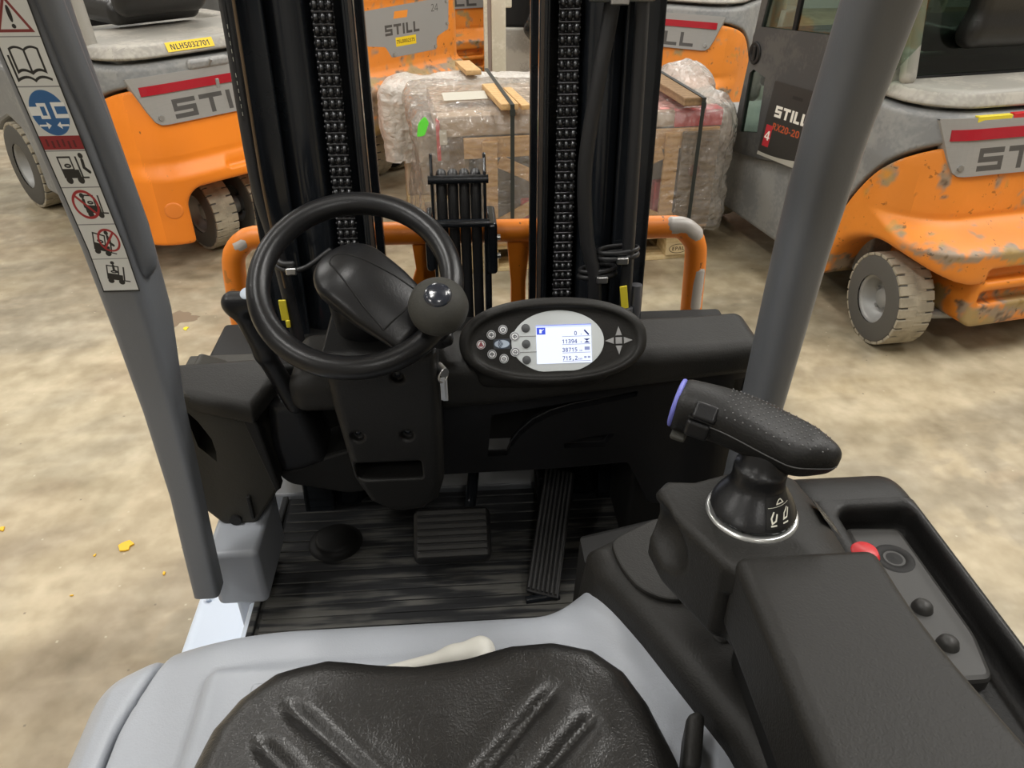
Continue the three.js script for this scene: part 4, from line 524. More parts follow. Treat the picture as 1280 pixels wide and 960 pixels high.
      P('hose_tag', [xf(bx(-0.007, 0.007, -0.024, 0.024, -0.0015, 0.0015, 0.001), { p: [0.318, 1.085, -1.312], r: [0, 0, 0.15] })], M.yellowTag, mast, 'yellow plastic hose tag');
      P('hose_fitting', [rod([0.325, 1.02, -1.315], [0.325, 1.06, -1.318], 0.013), rod([0.345, 1.04, -1.33], [0.345, 1.10, -1.335], 0.012), rod([0.342, 0.98, -1.325], [0.342, 1.04, -1.33], 0.015, 0.015, 6)], S({ color: lin(0.14, 0.14, 0.15), roughness: 0.4, metalness: 0.6 }), mast, 'grey hose fitting');
    }
  }
  // hose pulley between the columns
  const hg = group('hose_guide', truck); hg.userData.label = 'black hose guide holding four hoses';
  for (const [x0, x1] of [[-0.046, -0.040], [0.056, 0.062]]) P('guide_plate', extX(roundPoly([[1.45, 0.5], [1.45, 1.285], [1.47, 1.32], [1.485, 1.32], [1.50, 1.27], [1.535, 1.18], [1.535, 0.5]], 0.01), x0, x1, 0.002), M.blackMetal, hg);
  P('guide_cover', [bx(0.060, 0.082, 1.08, 1.19, -1.55, -1.44, 0.008), bx(-0.062, -0.044, 1.09, 1.19, -1.55, -1.44, 0.008), bx(0.058, 0.07, 0.6, 1.08, -1.52, -1.45, 0.006)], M.blackMetal, hg);
  for (const [y, z] of [[1.277, -1.452], [1.195, -1.435]]) P('guide_pin', rod([-0.05, y, z], [0.066, y, z], 0.0085), M.blackMetal, hg);
  for (let i = 0; i < 4; i++) P('hydraulic_hose', tube([[-0.025 + i * 0.0222, 1.22, -1.535], [-0.025 + i * 0.0222, 1.272, -1.50], [-0.025 + i * 0.0222, 1.262, -1.468], [-0.025 + i * 0.0222, 1.15, -1.455], [-0.022 + i * 0.022, 0.6, -1.455]], 0.0105, { n: 50 }), M.blackRubber, hg);
  for (const y of [1.15, 1.11]) P('guide_bolt', rod([0.08, y, -1.47], [0.089, y, -1.47], 0.006), M.steel, hg);
}
{ // load backrest and fork carriage
  const lb = group('load_backrest', truck); lb.userData.label = 'scuffed orange tubular load backrest on the fork carriage';
  P('tube_frame', tube([[-0.50, 0.35, -1.575], [-0.497, 0.8, -1.575], [-0.487, 1.03, -1.575], [-0.478, 1.085, -1.575], [-0.445, 1.118, -1.575], [-0.39, 1.122, -1.575], [0.0, 1.122, -1.575], [0.44, 1.121, -1.575], [0.495, 1.117, -1.575], [0.528, 1.083, -1.575], [0.536, 1.03, -1.575], [0.545, 0.8, -1.575], [0.55, 0.35, -1.575]], 0.0245, { n: 160, k: 16, t: 0.35 }), M.orangeTube, lb);
  P('scrape_mark', [tube([[0.468, 1.1245, -1.5705], [0.497, 1.1215, -1.5705], [0.522, 1.104, -1.570]], 0.0215, { n: 14, k: 12 }), tube([[0.540, 1.02, -1.5665], [0.543, 0.93, -1.5655]], 0.0175, { n: 6, k: 10 }), tube([[-0.462, 1.108, -1.5655], [-0.447, 1.117, -1.5655]], 0.0165, { n: 6, k: 10 })], M.scrape, lb, 'bare scraped metal');
  for (const [x, w0, w1] of [[-0.072, 0.026, 0.034], [0.134, 0.026, 0.0165]]) P('upright_bar', extZ([[x - w0, 1.11], [x - w0 + 0.006, 1.04], [x - w1, 1.0], [x - w1, 0.4], [x + w1, 0.4], [x + w1, 1.0], [x + w0 - 0.006, 1.04], [x + w0, 1.11]], -1.585, -1.567, 0.003), M.orangeTube, lb);
  P('carriage_bar', [bx(-0.5, 0.55, 0.42, 0.52, -1.60, -1.55, 0.006), bx(-0.5, 0.55, 0.16, 0.26, -1.60, -1.55, 0.006)], M.blackMetal, lb);
  for (const x of [-0.3, 0.34]) P('fork', [bx(x - 0.05, x + 0.05, 0.06, 0.52, -1.645, -1.605, 0.004), bx(x - 0.05, x + 0.05, 0.05, 0.09, -2.65, -1.605, 0.004)], M.blackMetal, lb);
}
// ---------------------------------------------------------------- parked forklifts
const orangeA = paintTex([0.955, 0.535, 0.12], [0.55, 0.33, 0.17], -0.7, 512, 211, 0.9);
M.orangeClean = S({ color: lin(1, 1, 1), map: orangeA, roughness: 0.42 });
const wearT = dataTex(512, grey((u, v) => { const a = fbm(u, v, 20, 4, 223), s = fbm(u, v, 70, 3, 229); return 0.98 - 0.10 * fbm(u, v, 5, 4, 233) - 0.25 * smooth(0.68, 0.74, a * 0.5 + s * 0.5); }), true, 1.2);
M.orangeWorn = S({ color: lin(1, 1, 1), vertexColors: true, map: wearT, roughness: 0.5, bumpMap: smudgeT, bumpScale: 0.002 });
M.orangeDirty = S({ color: lin(1, 1, 1), vertexColors: true, map: wearT, roughness: 0.5, bumpMap: smudgeT, bumpScale: 0.002 });
const dustGrey = (a, b, seed) => S({ color: lin(1, 1, 1), roughness: 0.55, map: dataTex(512, (u, v) => mixC(a, b, smooth(0.42, 0.66, fbm(u, v, 5, 6, seed) * 0.75 + fbm(u, v, 60, 2, seed + 2) * 0.25)), true, 1.3) });
M.bodyGrey = dustGrey([0.47, 0.47, 0.46], [0.56, 0.55, 0.52], 241);
M.hoodBeige = dustGrey([0.58, 0.565, 0.535], [0.67, 0.65, 0.61], 251);
M.bandGrey = dustGrey([0.48, 0.485, 0.485], [0.55, 0.55, 0.54], 261);
M.doorGrey = dustGrey([0.255, 0.255, 0.255], [0.32, 0.315, 0.305], 271);
M.plateGrey = dustGrey([0.52, 0.52, 0.515], [0.59, 0.585, 0.575], 281);
M.tyre = S({ color: lin(1, 1, 1), roughness: 0.9, map: dataTex(256, (u, v) => mixC([0.55, 0.52, 0.455], [0.63, 0.595, 0.52], smooth(0.3, 0.7, fbm(u, v, 6, 4, 291))), true, 4) });
M.tyreDark = S({ color: lin(0.045, 0.043, 0.04), roughness: 0.85 });
M.tyreSide = S({ color: lin(0.085, 0.08, 0.07), roughness: 0.9 });
M.rimGrey = S({ color: lin(0.30, 0.30, 0.29), roughness: 0.5, metalness: 0.3 });
M.redGlass = S({ color: lin(0.36, 0.012, 0.022), roughness: 0.25 });
M.glass = PH({ color: lin(0.62, 0.72, 0.66), transmission: 1, thickness: 0, roughness: 0.04, ior: 1.5, side: THREE.DoubleSide });
function stillMark(g, x, y, w, h, col) { // blocky wordmark
  g.fillStyle = col; const lw = w / 5.35, t = h * 0.24, sk = -0.0; const R = (a, b, c, d) => g.fillRect(x + a, y + b, c, d); let o = 0;
  R(o, 0, lw * 1.1, t); R(o, 0, t * 1.05, h * 0.62); R(o, h * 0.38, lw * 1.1, t); R(o + lw * 1.1 - t * 1.05, h * 0.38, t * 1.05, h * 0.62); R(o, h - t, lw * 1.1, t); o += lw * 1.3;
  R(o, 0, lw * 1.15, t); R(o + lw * 0.575 - t * 0.55, 0, t * 1.1, h); o += lw * 1.36; R(o, 0, t * 1.1, h); o += lw * 0.52;
  for (let k = 0; k < 2; k++) { R(o, 0, t * 1.1, h); R(o, h - t, lw * 0.92, t); o += lw * 1.12; }
}
const plateTex = (numbered24) => canvasTex(1024, 250, (g, w, h) => { g.fillStyle = '#918f8b'; g.fillRect(0, 0, w, h); stillMark(g, 185, 130, 650, 100, '#4a4846'); for (let i = 0; i < 300; i++) { g.globalAlpha = 0.06; g.fillStyle = i % 2 ? '#5a5650' : '#b5b2ac'; g.fillRect((i * 733) % w, (i * 391) % h, 20 + (i * 37) % 60, 2); } });
const textTex = (w, h, txt, bg, fg, font) => canvasTex(w, h, (g) => { g.fillStyle = bg; g.fillRect(0, 0, w, h); g.fillStyle = fg; g.font = font; g.textBaseline = 'middle'; g.textAlign = 'center'; g.fillText(txt, w / 2, h / 2 + 2); });
function wheel(parent, name, x, z, r, w, dark, seed = 0, steer = 0) { // axle along x
  const wg = group(name, parent); wg.position.set(x, r, z); wg.rotation.y = steer; wg.userData.label = 'worn solid rubber tyre with grey rim';
  const prof = [[r * 0.52, -w / 2], [r * 0.90, -w / 2], [r * 0.975, -w * 0.40], [r * 0.985, 0], [r * 0.975, w * 0.40], [r * 0.90, w / 2], [r * 0.52, w / 2]];
  mesh('tyre', lathe(prof, 44).rotateZ(Math.PI / 2), dark ? M.tyreDark : M.tyreSide, wg);
  const lugs = [], n = 26; for (let i = 0; i < n; i++) for (const s of [-1, 1]) { const a = (i + (s > 0 ? 0.5 : 0)) / n * Math.PI * 2; lugs.push(xf(bx(s > 0 ? w * 0.005 : -w * 0.47, s > 0 ? w * 0.47 : -w * 0.005, r * 0.93, r * 1.0, -r * 0.1, r * 0.1, r * 0.018, 1), { r: [a, 0, 0] })); }
  const tr = mesh('tread', mg(lugs, lathe([[r * 0.9, -w * 0.24], [r * 0.9985, -w * 0.24], [r * 0.9985, w * 0.24], [r * 0.9, w * 0.24]], 60).rotateZ(Math.PI / 2)), M.tyre, wg); tr.userData.kind = 'stuff';
  mesh('rim', mg(lathe([[0.001, w * 0.22], [r * 0.2, w * 0.22], [r * 0.22, w * 0.1], [r * 0.40, w * 0.05], [r * 0.45, w * 0.40], [r * 0.53, w * 0.46], [r * 0.55, w * 0.42], [r * 0.55, -w * 0.42], [r * 0.53, -w * 0.46], [r * 0.45, -w * 0.40], [r * 0.40, -w * 0.05], [r * 0.22, -w * 0.1], [r * 0.2, -w * 0.22], [0.001, -w * 0.22]], 36).rotateZ(Math.PI / 2)), M.rimGrey, wg);
  for (let i = 0; i < 5; i++) { const a = i / 5 * 6.283; mesh('wheel_nut', mg([-1, 1].map((s) => rod([s * w * 0.06, Math.cos(a) * r * 0.31, Math.sin(a) * r * 0.31], [s * w * 0.16, Math.cos(a) * r * 0.31, Math.sin(a) * r * 0.31], r * 0.045, r * 0.045, 6))), M.steel, wg); }
  return wg;
}
// scraped and dirty paint, patch by patch where the paint is worn
function worn(g, fn) { g = g.clone(); g.userData = { keepUV: true }; const p = g.attributes.position, c = new Float32Array(p.count * 3), O = [0.84, 0.265, 0.026], W = [0.33, 0.245, 0.165], K = [0.10, 0.055, 0.03], Y = [0.45, 0.29, 0.05]; for (let i = 0; i < p.count; i++) { const x = p.getX(i), y = p.getY(i), z = p.getZ(i), m = fn(x, y, z), n1 = noise3(x * 11 + 3, y * 11, z * 11), n2 = noise3(x * 31, y * 31 + 7, z * 31), n3 = noise3(x * 70, y * 70, z * 70), t = 0.45 * n1 + 0.33 * n2 + 0.22 * n3; let k = mixC(O, W, smooth(1 - m - 0.10, 1 - m + 0.06, t)); k = mixC(k, K, 0.8 * smooth(1.06 - m * 0.75 - 0.06, 1.06 - m * 0.75 + 0.06, 0.5 * n2 + 0.5 * n3)); k = mixC(k, Y, 0.5 * smooth(1.1 - m * 0.7, 1.2 - m * 0.7, n1 + 0.2 * n3)); c.set(k, i * 3); } g.setAttribute('color', new THREE.BufferAttribute(c, 3)); return g; }
const rb2 = (x, z, hx, hz, r) => { const a = Math.abs(x) - hx + r, b = Math.abs(z) - hz + r; return Math.hypot(Math.max(a, 0), Math.max(b, 0)) + Math.min(Math.max(a, b), 0) - r; };
const shellCache = {};
function parkedTruck(o) { // local frame: x right, -z forward, origin on the floor under the rear axle
  const t = group('forklift', scene, [o.at[0], 0, o.at[1]], o.turn); tag(t, o.label, 'forklift', 'parked orange and grey forklifts');
  const zr = o.four ? 0.10 : 0.27, q = (n, g, m, p = t, l) => mesh(n, g, m, p, l);
  const cwShape = (x, y, z, grow) => { // counterweight envelope
    const lip = 1 - smooth(0.50, 0.60, y), rear = mix(zr - 0.16 * Math.max(0, y - 0.62), o.four ? 0.285 : 0.315, lip), zc = rear - 0.62; return rb2(x, z - zc, 0.565 - 0.10 * Math.max(0, y - 0.8) + grow, 0.62 + grow, 0.26);
  };
  const curve = (y, z) => { const f = -z; return (Math.hypot((f + 0.30) / 0.70, (y - 0.08) / 0.865) - 1) * 0.62; };
  const key = o.four ? 'four' : 'three';
  if (!shellCache[key]) {
    const cw = (x, y, z) => {
      let d = sExt(cwShape(x, y, z, 0) * 0.8, Math.abs(y - 0.57) - 0.40, 0.02); d = smax(d, curve(y, z), 0.012);
      if (o.four) { const ax = Math.abs(x); d = smax(d, -(Math.max(rb2(ax - 0.52, z + 0.0, 0.235, 0.36, 0.03), sExt(Math.hypot((z - 0.0) / 1.25, y - 0.20) - 0.27, ax - 9, 0))), 0.04); for (const yy of [0.31, 0.41]) d = smax(d, -sBox(x, y, z, 0, yy, 0.33, 0.26, 0.030, 0.10, 0.012), 0.012); }
      else { d = smax(d, -sBox(x, y, z, 0.02, 0.16, 0.1, 0.37, 0.29, 0.6, 0.09), 0.03); d = smax(d, -sBox(x, y, z, 0.0, 0.545, 0.335, 0.10, 0.035, 0.05, 0.02), 0.015); }
      return d;
    };
    shellCache[key] = [sdf(cw, [-0.62, 0.13, -0.45], [0.62, 1.0, 0.37], 0.0125)];
    const band = (x, y, z) => { let d = sExt(cwShape(x, y, z, 0.004) * 0.8, Math.abs(y - 0.60) - (o.four ? 0.405 : 0.44), 0.03); d = smax(d, -(curve(y, z) - 0.010), 0.010); d = smax(d, -z - 0.75, 0.01); d = smax(d, -sBox(x, y, z, 0, 0.3, -0.5, 0.53, 0.30, 0.5, 0.02), 0.02); return d; };
    shellCache[key].push(sdf(band, [-0.62, 0.13, -0.80], [0.62, 1.08, 0.37], 0.014));
    const hood = (x, y0, z) => { const y = y0 + (o.four ? 0.04 : 0), zz = zr - 0.06; let d = sExt(rb2(x, z - zz + 0.6, 0.54 - 0.35 * Math.max(0, y - 1.07), 0.6 - 0.5 * Math.max(0, y - 1.06), 0.24) * 0.85, Math.abs(y - 1.09) - 0.032, 0.016); d = smax(d, -sBox(x, y, z, 0, 1.13, -0.78, 0.42, 0.06, 0.35, 0.04), 0.02); return d; };
    shellCache[key].push(sdf(hood, [-0.58, 1.01, -1.15], [0.58, 1.2, 0.4], 0.014));
    shellCache[key] = shellCache[key].map(boxUV);
  }
  const [gc, gb, gh] = shellCache[key], keep = (g) => { g.userData.keepUV = true; return g; };
  q('counterweight', keep(o.wear ? worn(gc, o.wear) : gc), o.orange, t, 'orange painted counterweight'); q('rear_body', keep(gb), M.bandGrey, t, 'grey rear body panel'); q('hood_frame', keep(gh), M.hoodBeige, t, 'dusty pale grey hood');
  q('hood_sill', bx(-0.45, 0.45, o.four ? 0.965 : 1.0, o.four ? 1.035 : 1.075, -0.9, zr - 0.16, 0.03, 3), M.bodyGrey);
  // name plate
  const py = 0.04, zp = zr - (o.four ? 0.004 : 0.002), pl = group('name_plate', t); pl.userData.label = 'grey name plate with red reflector strip'; pl.position.set(0, 0, 0); pl.rotation.x = 0;
  const tilt = (g) => { const u = g.userData; g = g.clone().translate(0, -0.86, -zp).rotateX(-0.158).translate(0, 0.86, zp - 0.036); g.userData = u; return g; };
  const bend = (g) => { const a = g.attributes.position; for (let i = 0; i < a.count; i++) { const e = Math.max(0, Math.abs(a.getX(i)) - 0.30); a.setZ(i, a.getZ(i) - (0.262 - Math.sqrt(Math.max(0.001, 0.262 * 0.262 - e * e)))); } g.computeVertexNormals(); return g; };
  const panel = (() => { const P = [], UV = [], I = [], n = 40; for (let i = 0; i <= n; i++) { const x = -0.46 + 0.92 * i / n, ax = Math.abs(x), yb = ax < 0.365 ? 0.765 : ax < 0.40 ? mix(0.765, 0.79, (ax - 0.365) / 0.035) : mix(0.79, 0.985, (ax - 0.40) / 0.06); for (const [y, z] of [[yb, zp - 0.03], [yb, zp + 0.014], [0.99, zp + 0.014], [0.99, zp - 0.03]]) { P.push(x, y, z); UV.push((x + 0.46) / 0.92, (y - 0.765) / 0.225); } if (i) for (let k = 0; k < 3; k++) { const a = (i - 1) * 4 + k, b = a + 4; I.push(a, b, b + 1, a, b + 1, a + 1); } } const g = new THREE.BufferGeometry(); g.setAttribute('position', new THREE.Float32BufferAttribute(P, 3)); g.setAttribute('uv', new THREE.Float32BufferAttribute(UV, 2)); g.setIndex(I); const h = bend(g.toNonIndexed()); h.userData.keepUV = true; return h; })();
  q('plate_panel', tilt(panel), o.plateMat, pl, 'curved grey plate with dark lettering');
  q('reflector', tilt(bend(new THREE.BoxGeometry(0.84, 0.042, 0.022, 30, 1, 1).translate(0, 0.927, zp + 0.008).toNonIndexed())), M.redGlass, pl, 'red reflector strip');
  for (const [x, y] of [[-0.365, 0.800], [0.365, 0.800]]) q('plate_bolt', tilt(rod([x, y, zp], [x, y, zp + 0.013], 0.012)), M.steel, pl);
  // chassis sides, front wheels, floor
  const fx = o.four ? 0.24 : 0;
  q('chassis', extX(roundPoly([[0.35, 0.17], [1.15 + fx, 0.17], [1.16 + fx, 0.38], [1.25 + fx, 0.52], [1.42 + fx, 0.57], [1.62 + fx, 0.50], [1.74 + fx, 0.42], [1.74 + fx, o.plainFront ? 0.60 : 0.86], [1.20, o.plainFront ? 0.62 : 0.88], [1.05, o.plainFront ? 0.61 : 0.64], [0.62, 0.60], [0.55, 0.95], [0.35, 0.95]], 0.03), -0.555, 0.555, 0.02), M.bandGrey);
  q('underbody', bx(-0.40, 0.40, 0.18, 0.5, -1.4, -0.25, 0.02), M.bodyGrey);
  for (const s of [-1, 1]) { q('step_slot_block', bx(s * 0.5 - 0.062, s * 0.5 + 0.062, 0.615, 0.645, -0.99, -0.66, 0.01), M.blackRubber); wheel(t, 'front_wheel', s * 0.47, -1.43 - fx, 0.265, 0.19, false); }  // black blocks on the chassis stand in for the shade inside step slots
  if (o.four) for (const s of [-1, 1]) { wheel(t, 'rear_wheel', s * 0.455, 0.0, 0.205, 0.165, false, 0, o.steer || 0); q('axle_arm', mg(rod([s * 0.12, 0.2, 0.02], [s * 0.40, 0.2, 0], 0.045), rod([s * 0.1, 0.14, 0.12], [s * 0.36, 0.16, 0.1], 0.022)), M.rimGrey); } else for (const x of [-0.115, 0.125]) wheel(t, 'rear_wheel', x, 0, 0.205, 0.145, false);
  if (!o.four) q('tow_cover', xf(lathe([[0, 0.004], [0.036, 0.0035], [0.041, 0.0], [0.046, -0.004]], 32).rotateX(Math.PI / 2), { p: [-0.43, 0.36, 0.2845], r: [0, -0.497, 0] }), S({ color: lin(0.72, 0.20, 0.02), roughness: 0.5 }), t, 'round orange cover');
  if (!o.four) q('axle_arm', rod([-0.05, 0.2, 0], [0.06, 0.2, 0], 0.05), M.rimGrey);
  // overhead guard
  for (const s of [-1, 1]) { q('guard_pillar', tube([[s * 0.49, 1.10, zr - 0.30], [s * 0.485, 1.5, zr - 0.38], [s * 0.47, 2.0, zr - 0.50], [s * 0.47, 2.08, zr - 0.60], [s * 0.47, 2.09, -1.0], [s * 0.48, 2.0, -1.12], [s * 0.50, 0.8, -1.30]], 0.032, { n: 70, t: 0.25 }), M.hoodBeige); }
  q('guard_cross', mg(bx(-0.47, 0.47, 2.06, 2.10, zr - 0.66, zr - 0.60, 0.01), bx(-0.47, 0.47, 2.06, 2.10, -1.06, -1.0, 0.01)), M.hoodBeige);
  for (let i = 0; i < 5; i++) q('roof_bar', bx(-0.46, 0.46, 2.07, 2.095, -0.42 - i * 0.11, -0.39 - i * 0.11, 0.006), M.hoodBeige);
  // driving place
  q('seat_back', sdf2('seatBack'), M.leather); q('seat_cushion', bx(-0.25, 0.25, 1.14, 1.26, -0.75, -0.30, 0.05, 3), M.leather);
  q('dash', mg(bx(-0.5, 0.5, 0.85, 1.12, -1.42, -1.22, 0.04), rod([-0.1, 1.05, -1.2], [-0.1, 1.35, -1.0], 0.05)), M.plastic); q('wheel_rim', xf(new THREE.TorusGeometry(0.15, 0.015, 8, 32), { p: [-0.1, 1.37, -0.98], r: [-1.0, 0, 0] }), M.plastic);
  if (!o.plainFront) q('mast', mg(bx(-0.36, -0.24, 0.12, 2.1, -1.92, -1.78, 0.01), bx(0.24, 0.36, 0.12, 2.1, -1.92, -1.78, 0.01), bx(-0.36, 0.36, 1.95, 2.05, -1.95, -1.88, 0.01), bx(-0.36, 0.36, 0.3, 0.45, -1.95, -1.75, 0.01)), M.blackMetal);
  return t;
}
const sb = {}; function sdf2(k) { if (!sb[k]) { const g = boxUV(sdf((x, y, z) => sBox(x, y, z + (y - 1.2) * -0.15, 0, 1.50, -0.26, 0.24, 0.32, 0.055, 0.05) - 0.006 * Math.cos(y * 40), [-0.3, 1.1, -0.42], [0.3, 1.9, -0.08], 0.016)); g.userData.keepUV = true; sb[k] = g; } return sb[k]; }
{
  const plateM = S({ map: plateTex(), roughness: 0.5 });
  const wearD = (x, y, z) => Math.max(0.27, 0.60 * Math.exp(-(((y - 0.50) / 0.04) ** 2)) * smooth(-0.05, 0.15, z), 0.54 * smooth(0.38, 0.24, y), 0.5 * Math.exp(-(((x + 0.40) / 0.05) ** 2)) * smooth(0.6, 0.7, y) * smooth(0.95, 0.8, y));
  // clean truck with twin rear wheels
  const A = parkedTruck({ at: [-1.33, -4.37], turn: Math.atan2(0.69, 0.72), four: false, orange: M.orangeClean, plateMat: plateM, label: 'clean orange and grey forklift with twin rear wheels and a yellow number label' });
  const nt = S({ map: textTex(512, 90, 'NLH5032701', '#e8c51c', '#2b2410', 'bold 74px sans-serif'), roughness: 0.5 });
  mesh('number_label', quadUV([-0.235, 1.078, 0.2055], [0.01, 1.078, 0.2055], [0.01, 1.118, 0.184], [-0.235, 1.118, 0.184]), nt, A, 'yellow label reading NLH5032701');
  mesh('hood_latch', mg(bx(-0.16, 0.06, 0.985, 1.035, 0.19, 0.233, 0.02, 3)), M.plateGrey, A); mesh('latch_key', mg(rod([-0.06, 1.0, 0.23], [-0.05, 1.03, 0.252], 0.008), bx(-0.068, -0.052, 0.90, 0.945, 0.285, 0.297, 0.003)), M.rimGrey, A);
  const lab = S({ map: canvasTex(256, 256, (g) => { g.fillStyle = '#35312d'; g.fillRect(0, 0, 256, 256); g.fillStyle = '#b8aa98'; g.beginPath(); g.moveTo(0, 0); g.lineTo(256, 0); g.lineTo(256, 30); g.quadraticCurveTo(90, 20, 40, 120); g.lineTo(0, 160); g.fill(); stillMark(g, 70, 70, 170, 44, '#eceae4'); g.fillStyle = '#8a3a24'; g.font = 'bold 40px sans-serif'; g.fillText('RX20', 64, 162); g.fillStyle = '#c9c5bb'; g.beginPath(); g.moveTo(0, 256); g.lineTo(0, 236); g.quadraticCurveTo(150, 244, 256, 190); g.lineTo(256, 256); g.fill(); }), roughness: 0.5 });
  mesh('side_panel', extX(roundPoly([[0.62, 0.60], [0.98, 0.63], [1.10, 0.84], [0.58, 0.96]], 0.03), -0.562, -0.545, 0.004), M.plastic, A); mesh('side_label', quadUV([-0.5635, 0.64, -0.98], [-0.5635, 0.63, -0.64], [-0.5635, 0.92, -0.62], [-0.5635, 0.86, -1.04]), lab, A, 'dark side label with white and red lettering');
  mesh('yellow_button', mg(rod([-0.1, 1.30, -0.9], [-0.1, 1.31, -0.885], 0.02)), M.yellowTag, A);
  // worn truck with closed cab
  const D = parkedTruck({ at: [2.35, -3.05], turn: Math.atan2(0.19, 0.98), four: true, steer: -0.12, plainFront: true, wear: wearD, orange: M.orangeWorn, plateMat: plateM, label: 'scratched orange and grey forklift with closed cab and rear window' });
  // cab door on the left side
  const dr = group('cab_door', D); dr.userData.label = 'dark grey cab door with windows and a lettered label';
  const X0 = -0.585, X1 = -0.557, dshape = roundPoly([[1.32, 0.50], [0.98, 0.545], [0.62, 0.62], [0.50, 0.70], [0.42, 0.88], [0.40, 1.2], [0.46, 2.0], [1.10, 2.0], [1.22, 1.35]], 0.04);
  const win = new THREE.Path(); [[1.195, 1.15], [0.55, 1.20], [0.52, 1.25], [0.54, 1.92], [1.06, 1.92]].forEach((p, i) => (i ? win.lineTo(...p) : win.moveTo(...p))); win.closePath(); const lw = new THREE.Path(); [[1.245, 0.62], [1.06, 0.66], [1.07, 0.94], [1.20, 0.96], [1.235, 0.93]].forEach((p, i) => (i ? lw.lineTo(...p) : lw.moveTo(...p))); lw.closePath(); dshape.holes.push(win, lw);
  mesh('door_panel', extX(dshape, X0, X1, 0.006), M.doorGrey, dr); mesh('door_pane', extX([[1.20, 1.145], [0.54, 1.195], [0.51, 1.25], [0.53, 1.93], [1.07, 1.93]], -0.573, -0.569, 0), M.glass, dr, 'clear door window'); mesh('door_pane', extX([[1.25, 0.615], [1.05, 0.655], [1.06, 0.945], [1.205, 0.965], [1.24, 0.935]], -0.573, -0.569, 0), M.glass, dr, 'small lower door window');
  mesh('window_divider', extX([[0.93, 1.16], [0.90, 1.16], [0.87, 1.93], [0.90, 1.93]], -0.58, -0.562, 0.003), M.plasticDark, dr);
  mesh('door_handle', mg(lathe([[0.018, 0], [0.052, 0], [0.055, 0.006], [0.048, 0.012], [0.035, 0.010], [0.02, -0.002]], 28).rotateZ(Math.PI / 2).translate(X0 + 0.002, 1.03, -1.205), bx(X0 - 0.012, X0 - 0.002, 0.995, 1.065, -1.215, -1.19, 0.004)), M.plastic, dr, 'round black door handle');
  const dl = S({ map: canvasTex(512, 512, (g) => { g.fillStyle = '#302e2b'; g.fillRect(0, 0, 512, 512); g.fillStyle = '#1d1c1b'; g.fillRect(190, 60, 90, 22); g.fillRect(330, 74, 120, 24); stillMark(g, 70, 150, 300, 76, '#e9e5da'); g.fillStyle = '#b5502a'; g.font = 'bold 66px sans-serif'; g.fillText('RX20-20', 76, 312); g.fillStyle = '#b52a33'; g.fillRect(24, 290, 62, 150); g.fillStyle = '#efe7dd'; g.font = 'bold 92px sans-serif'; g.fillText('4', 30, 396); g.fillStyle = '#aaa79c'; g.beginPath(); g.moveTo(0, 512); g.lineTo(0, 486); g.quadraticCurveTo(220, 500, 420, 440); g.lineTo(512, 420); g.lineTo(512, 512); g.fill(); }), roughness: 0.5 });
  mesh('door_label', quadUV([X0 - 0.002, 0.565, -1.03], [X0 - 0.002, 0.60, -0.52], [X0 - 0.002, 0.965, -0.50], [X0 - 0.002, 0.94, -0.98]), dl, dr, 'dark label with white lettering and a red number 4');
  // rear window
  const rw = group('rear_window', D); rw.userData.label = 'dark tinted rear window of the cab';
  const rsh = roundPoly([[-0.53, 1.09], [0.53, 1.09], [0.50, 2.05], [-0.50, 2.05]], 0.04), rh = new THREE.Path(); [[-0.43, 1.12], [0.43, 1.12], [0.41, 1.98], [-0.41, 1.98]].forEach((p, i) => (i ? rh.lineTo(...p) : rh.moveTo(...p))); rh.closePath(); rsh.holes.push(rh);
  const lean = (g) => g.translate(0, -1.13, 0).rotateX(-0.16).translate(0, 1.085, -0.27);
  mesh('window_frame', lean(extZ(rsh, -0.02, 0.02, 0.006)), M.hoodBeige, rw); mesh('window_seal', lean(mg(bx(-0.435, 0.435, 1.11, 1.132, -0.015, 0.026, 0.004), bx(-0.44, -0.418, 1.11, 1.98, -0.015, 0.026, 0.004), bx(0.418, 0.44, 1.11, 1.98, -0.015, 0.026, 0.004))), M.plasticDark, rw); mesh('window_pane', lean(bx(-0.43, 0.43, 1.12, 1.98, -0.004, 0, 0)), PH({ color: lin(0.30, 0.37, 0.32), transmission: 1, thickness: 0, roughness: 0.05, side: THREE.DoubleSide }), rw, 'dusty dark rear pane');
  mesh('cab_shelf', bx(-0.43, 0.43, 1.06, 1.13, -0.52, -0.32, 0.02), M.plasticGrey, D); mesh('shelf_rail', rod([-0.36, 1.155, -0.33], [0.43, 1.165, -0.33], 0.012), M.bandGrey, D); mesh('corner_pane', extX([[0.30, 1.02], [0.10, 1.24], [0.16, 1.9], [0.38, 1.9]], -0.56, -0.555, 0), M.glass, D);
  mesh('yellow_label', bx(-0.33, -0.17, 0.972, 0.995, 0.03, 0.055, 0.002), M.yellowTag, D, 'yellow label strip'); mesh('red_label', bx(-0.165, -0.05, 0.955, 0.998, 0.03, 0.055, 0.002), M.red, D); 
  // truck far behind the pallet and one behind the white post
  parkedTruck({ at: [1.62, -6.15], turn: -34.8 * D2R, four: false, wear: wearD, orange: M.orangeWorn, plateMat: plateM, label: 'orange forklift standing behind the wrapped pallet, beside the closed cab truck' });
  parkedTruck({ at: [-0.05, -8.1], turn: 20 * D2R, four: true, wear: wearD, orange: M.orangeWorn, plateMat: plateM, label: 'orange forklift with slotted bumper standing behind the white post' });
}
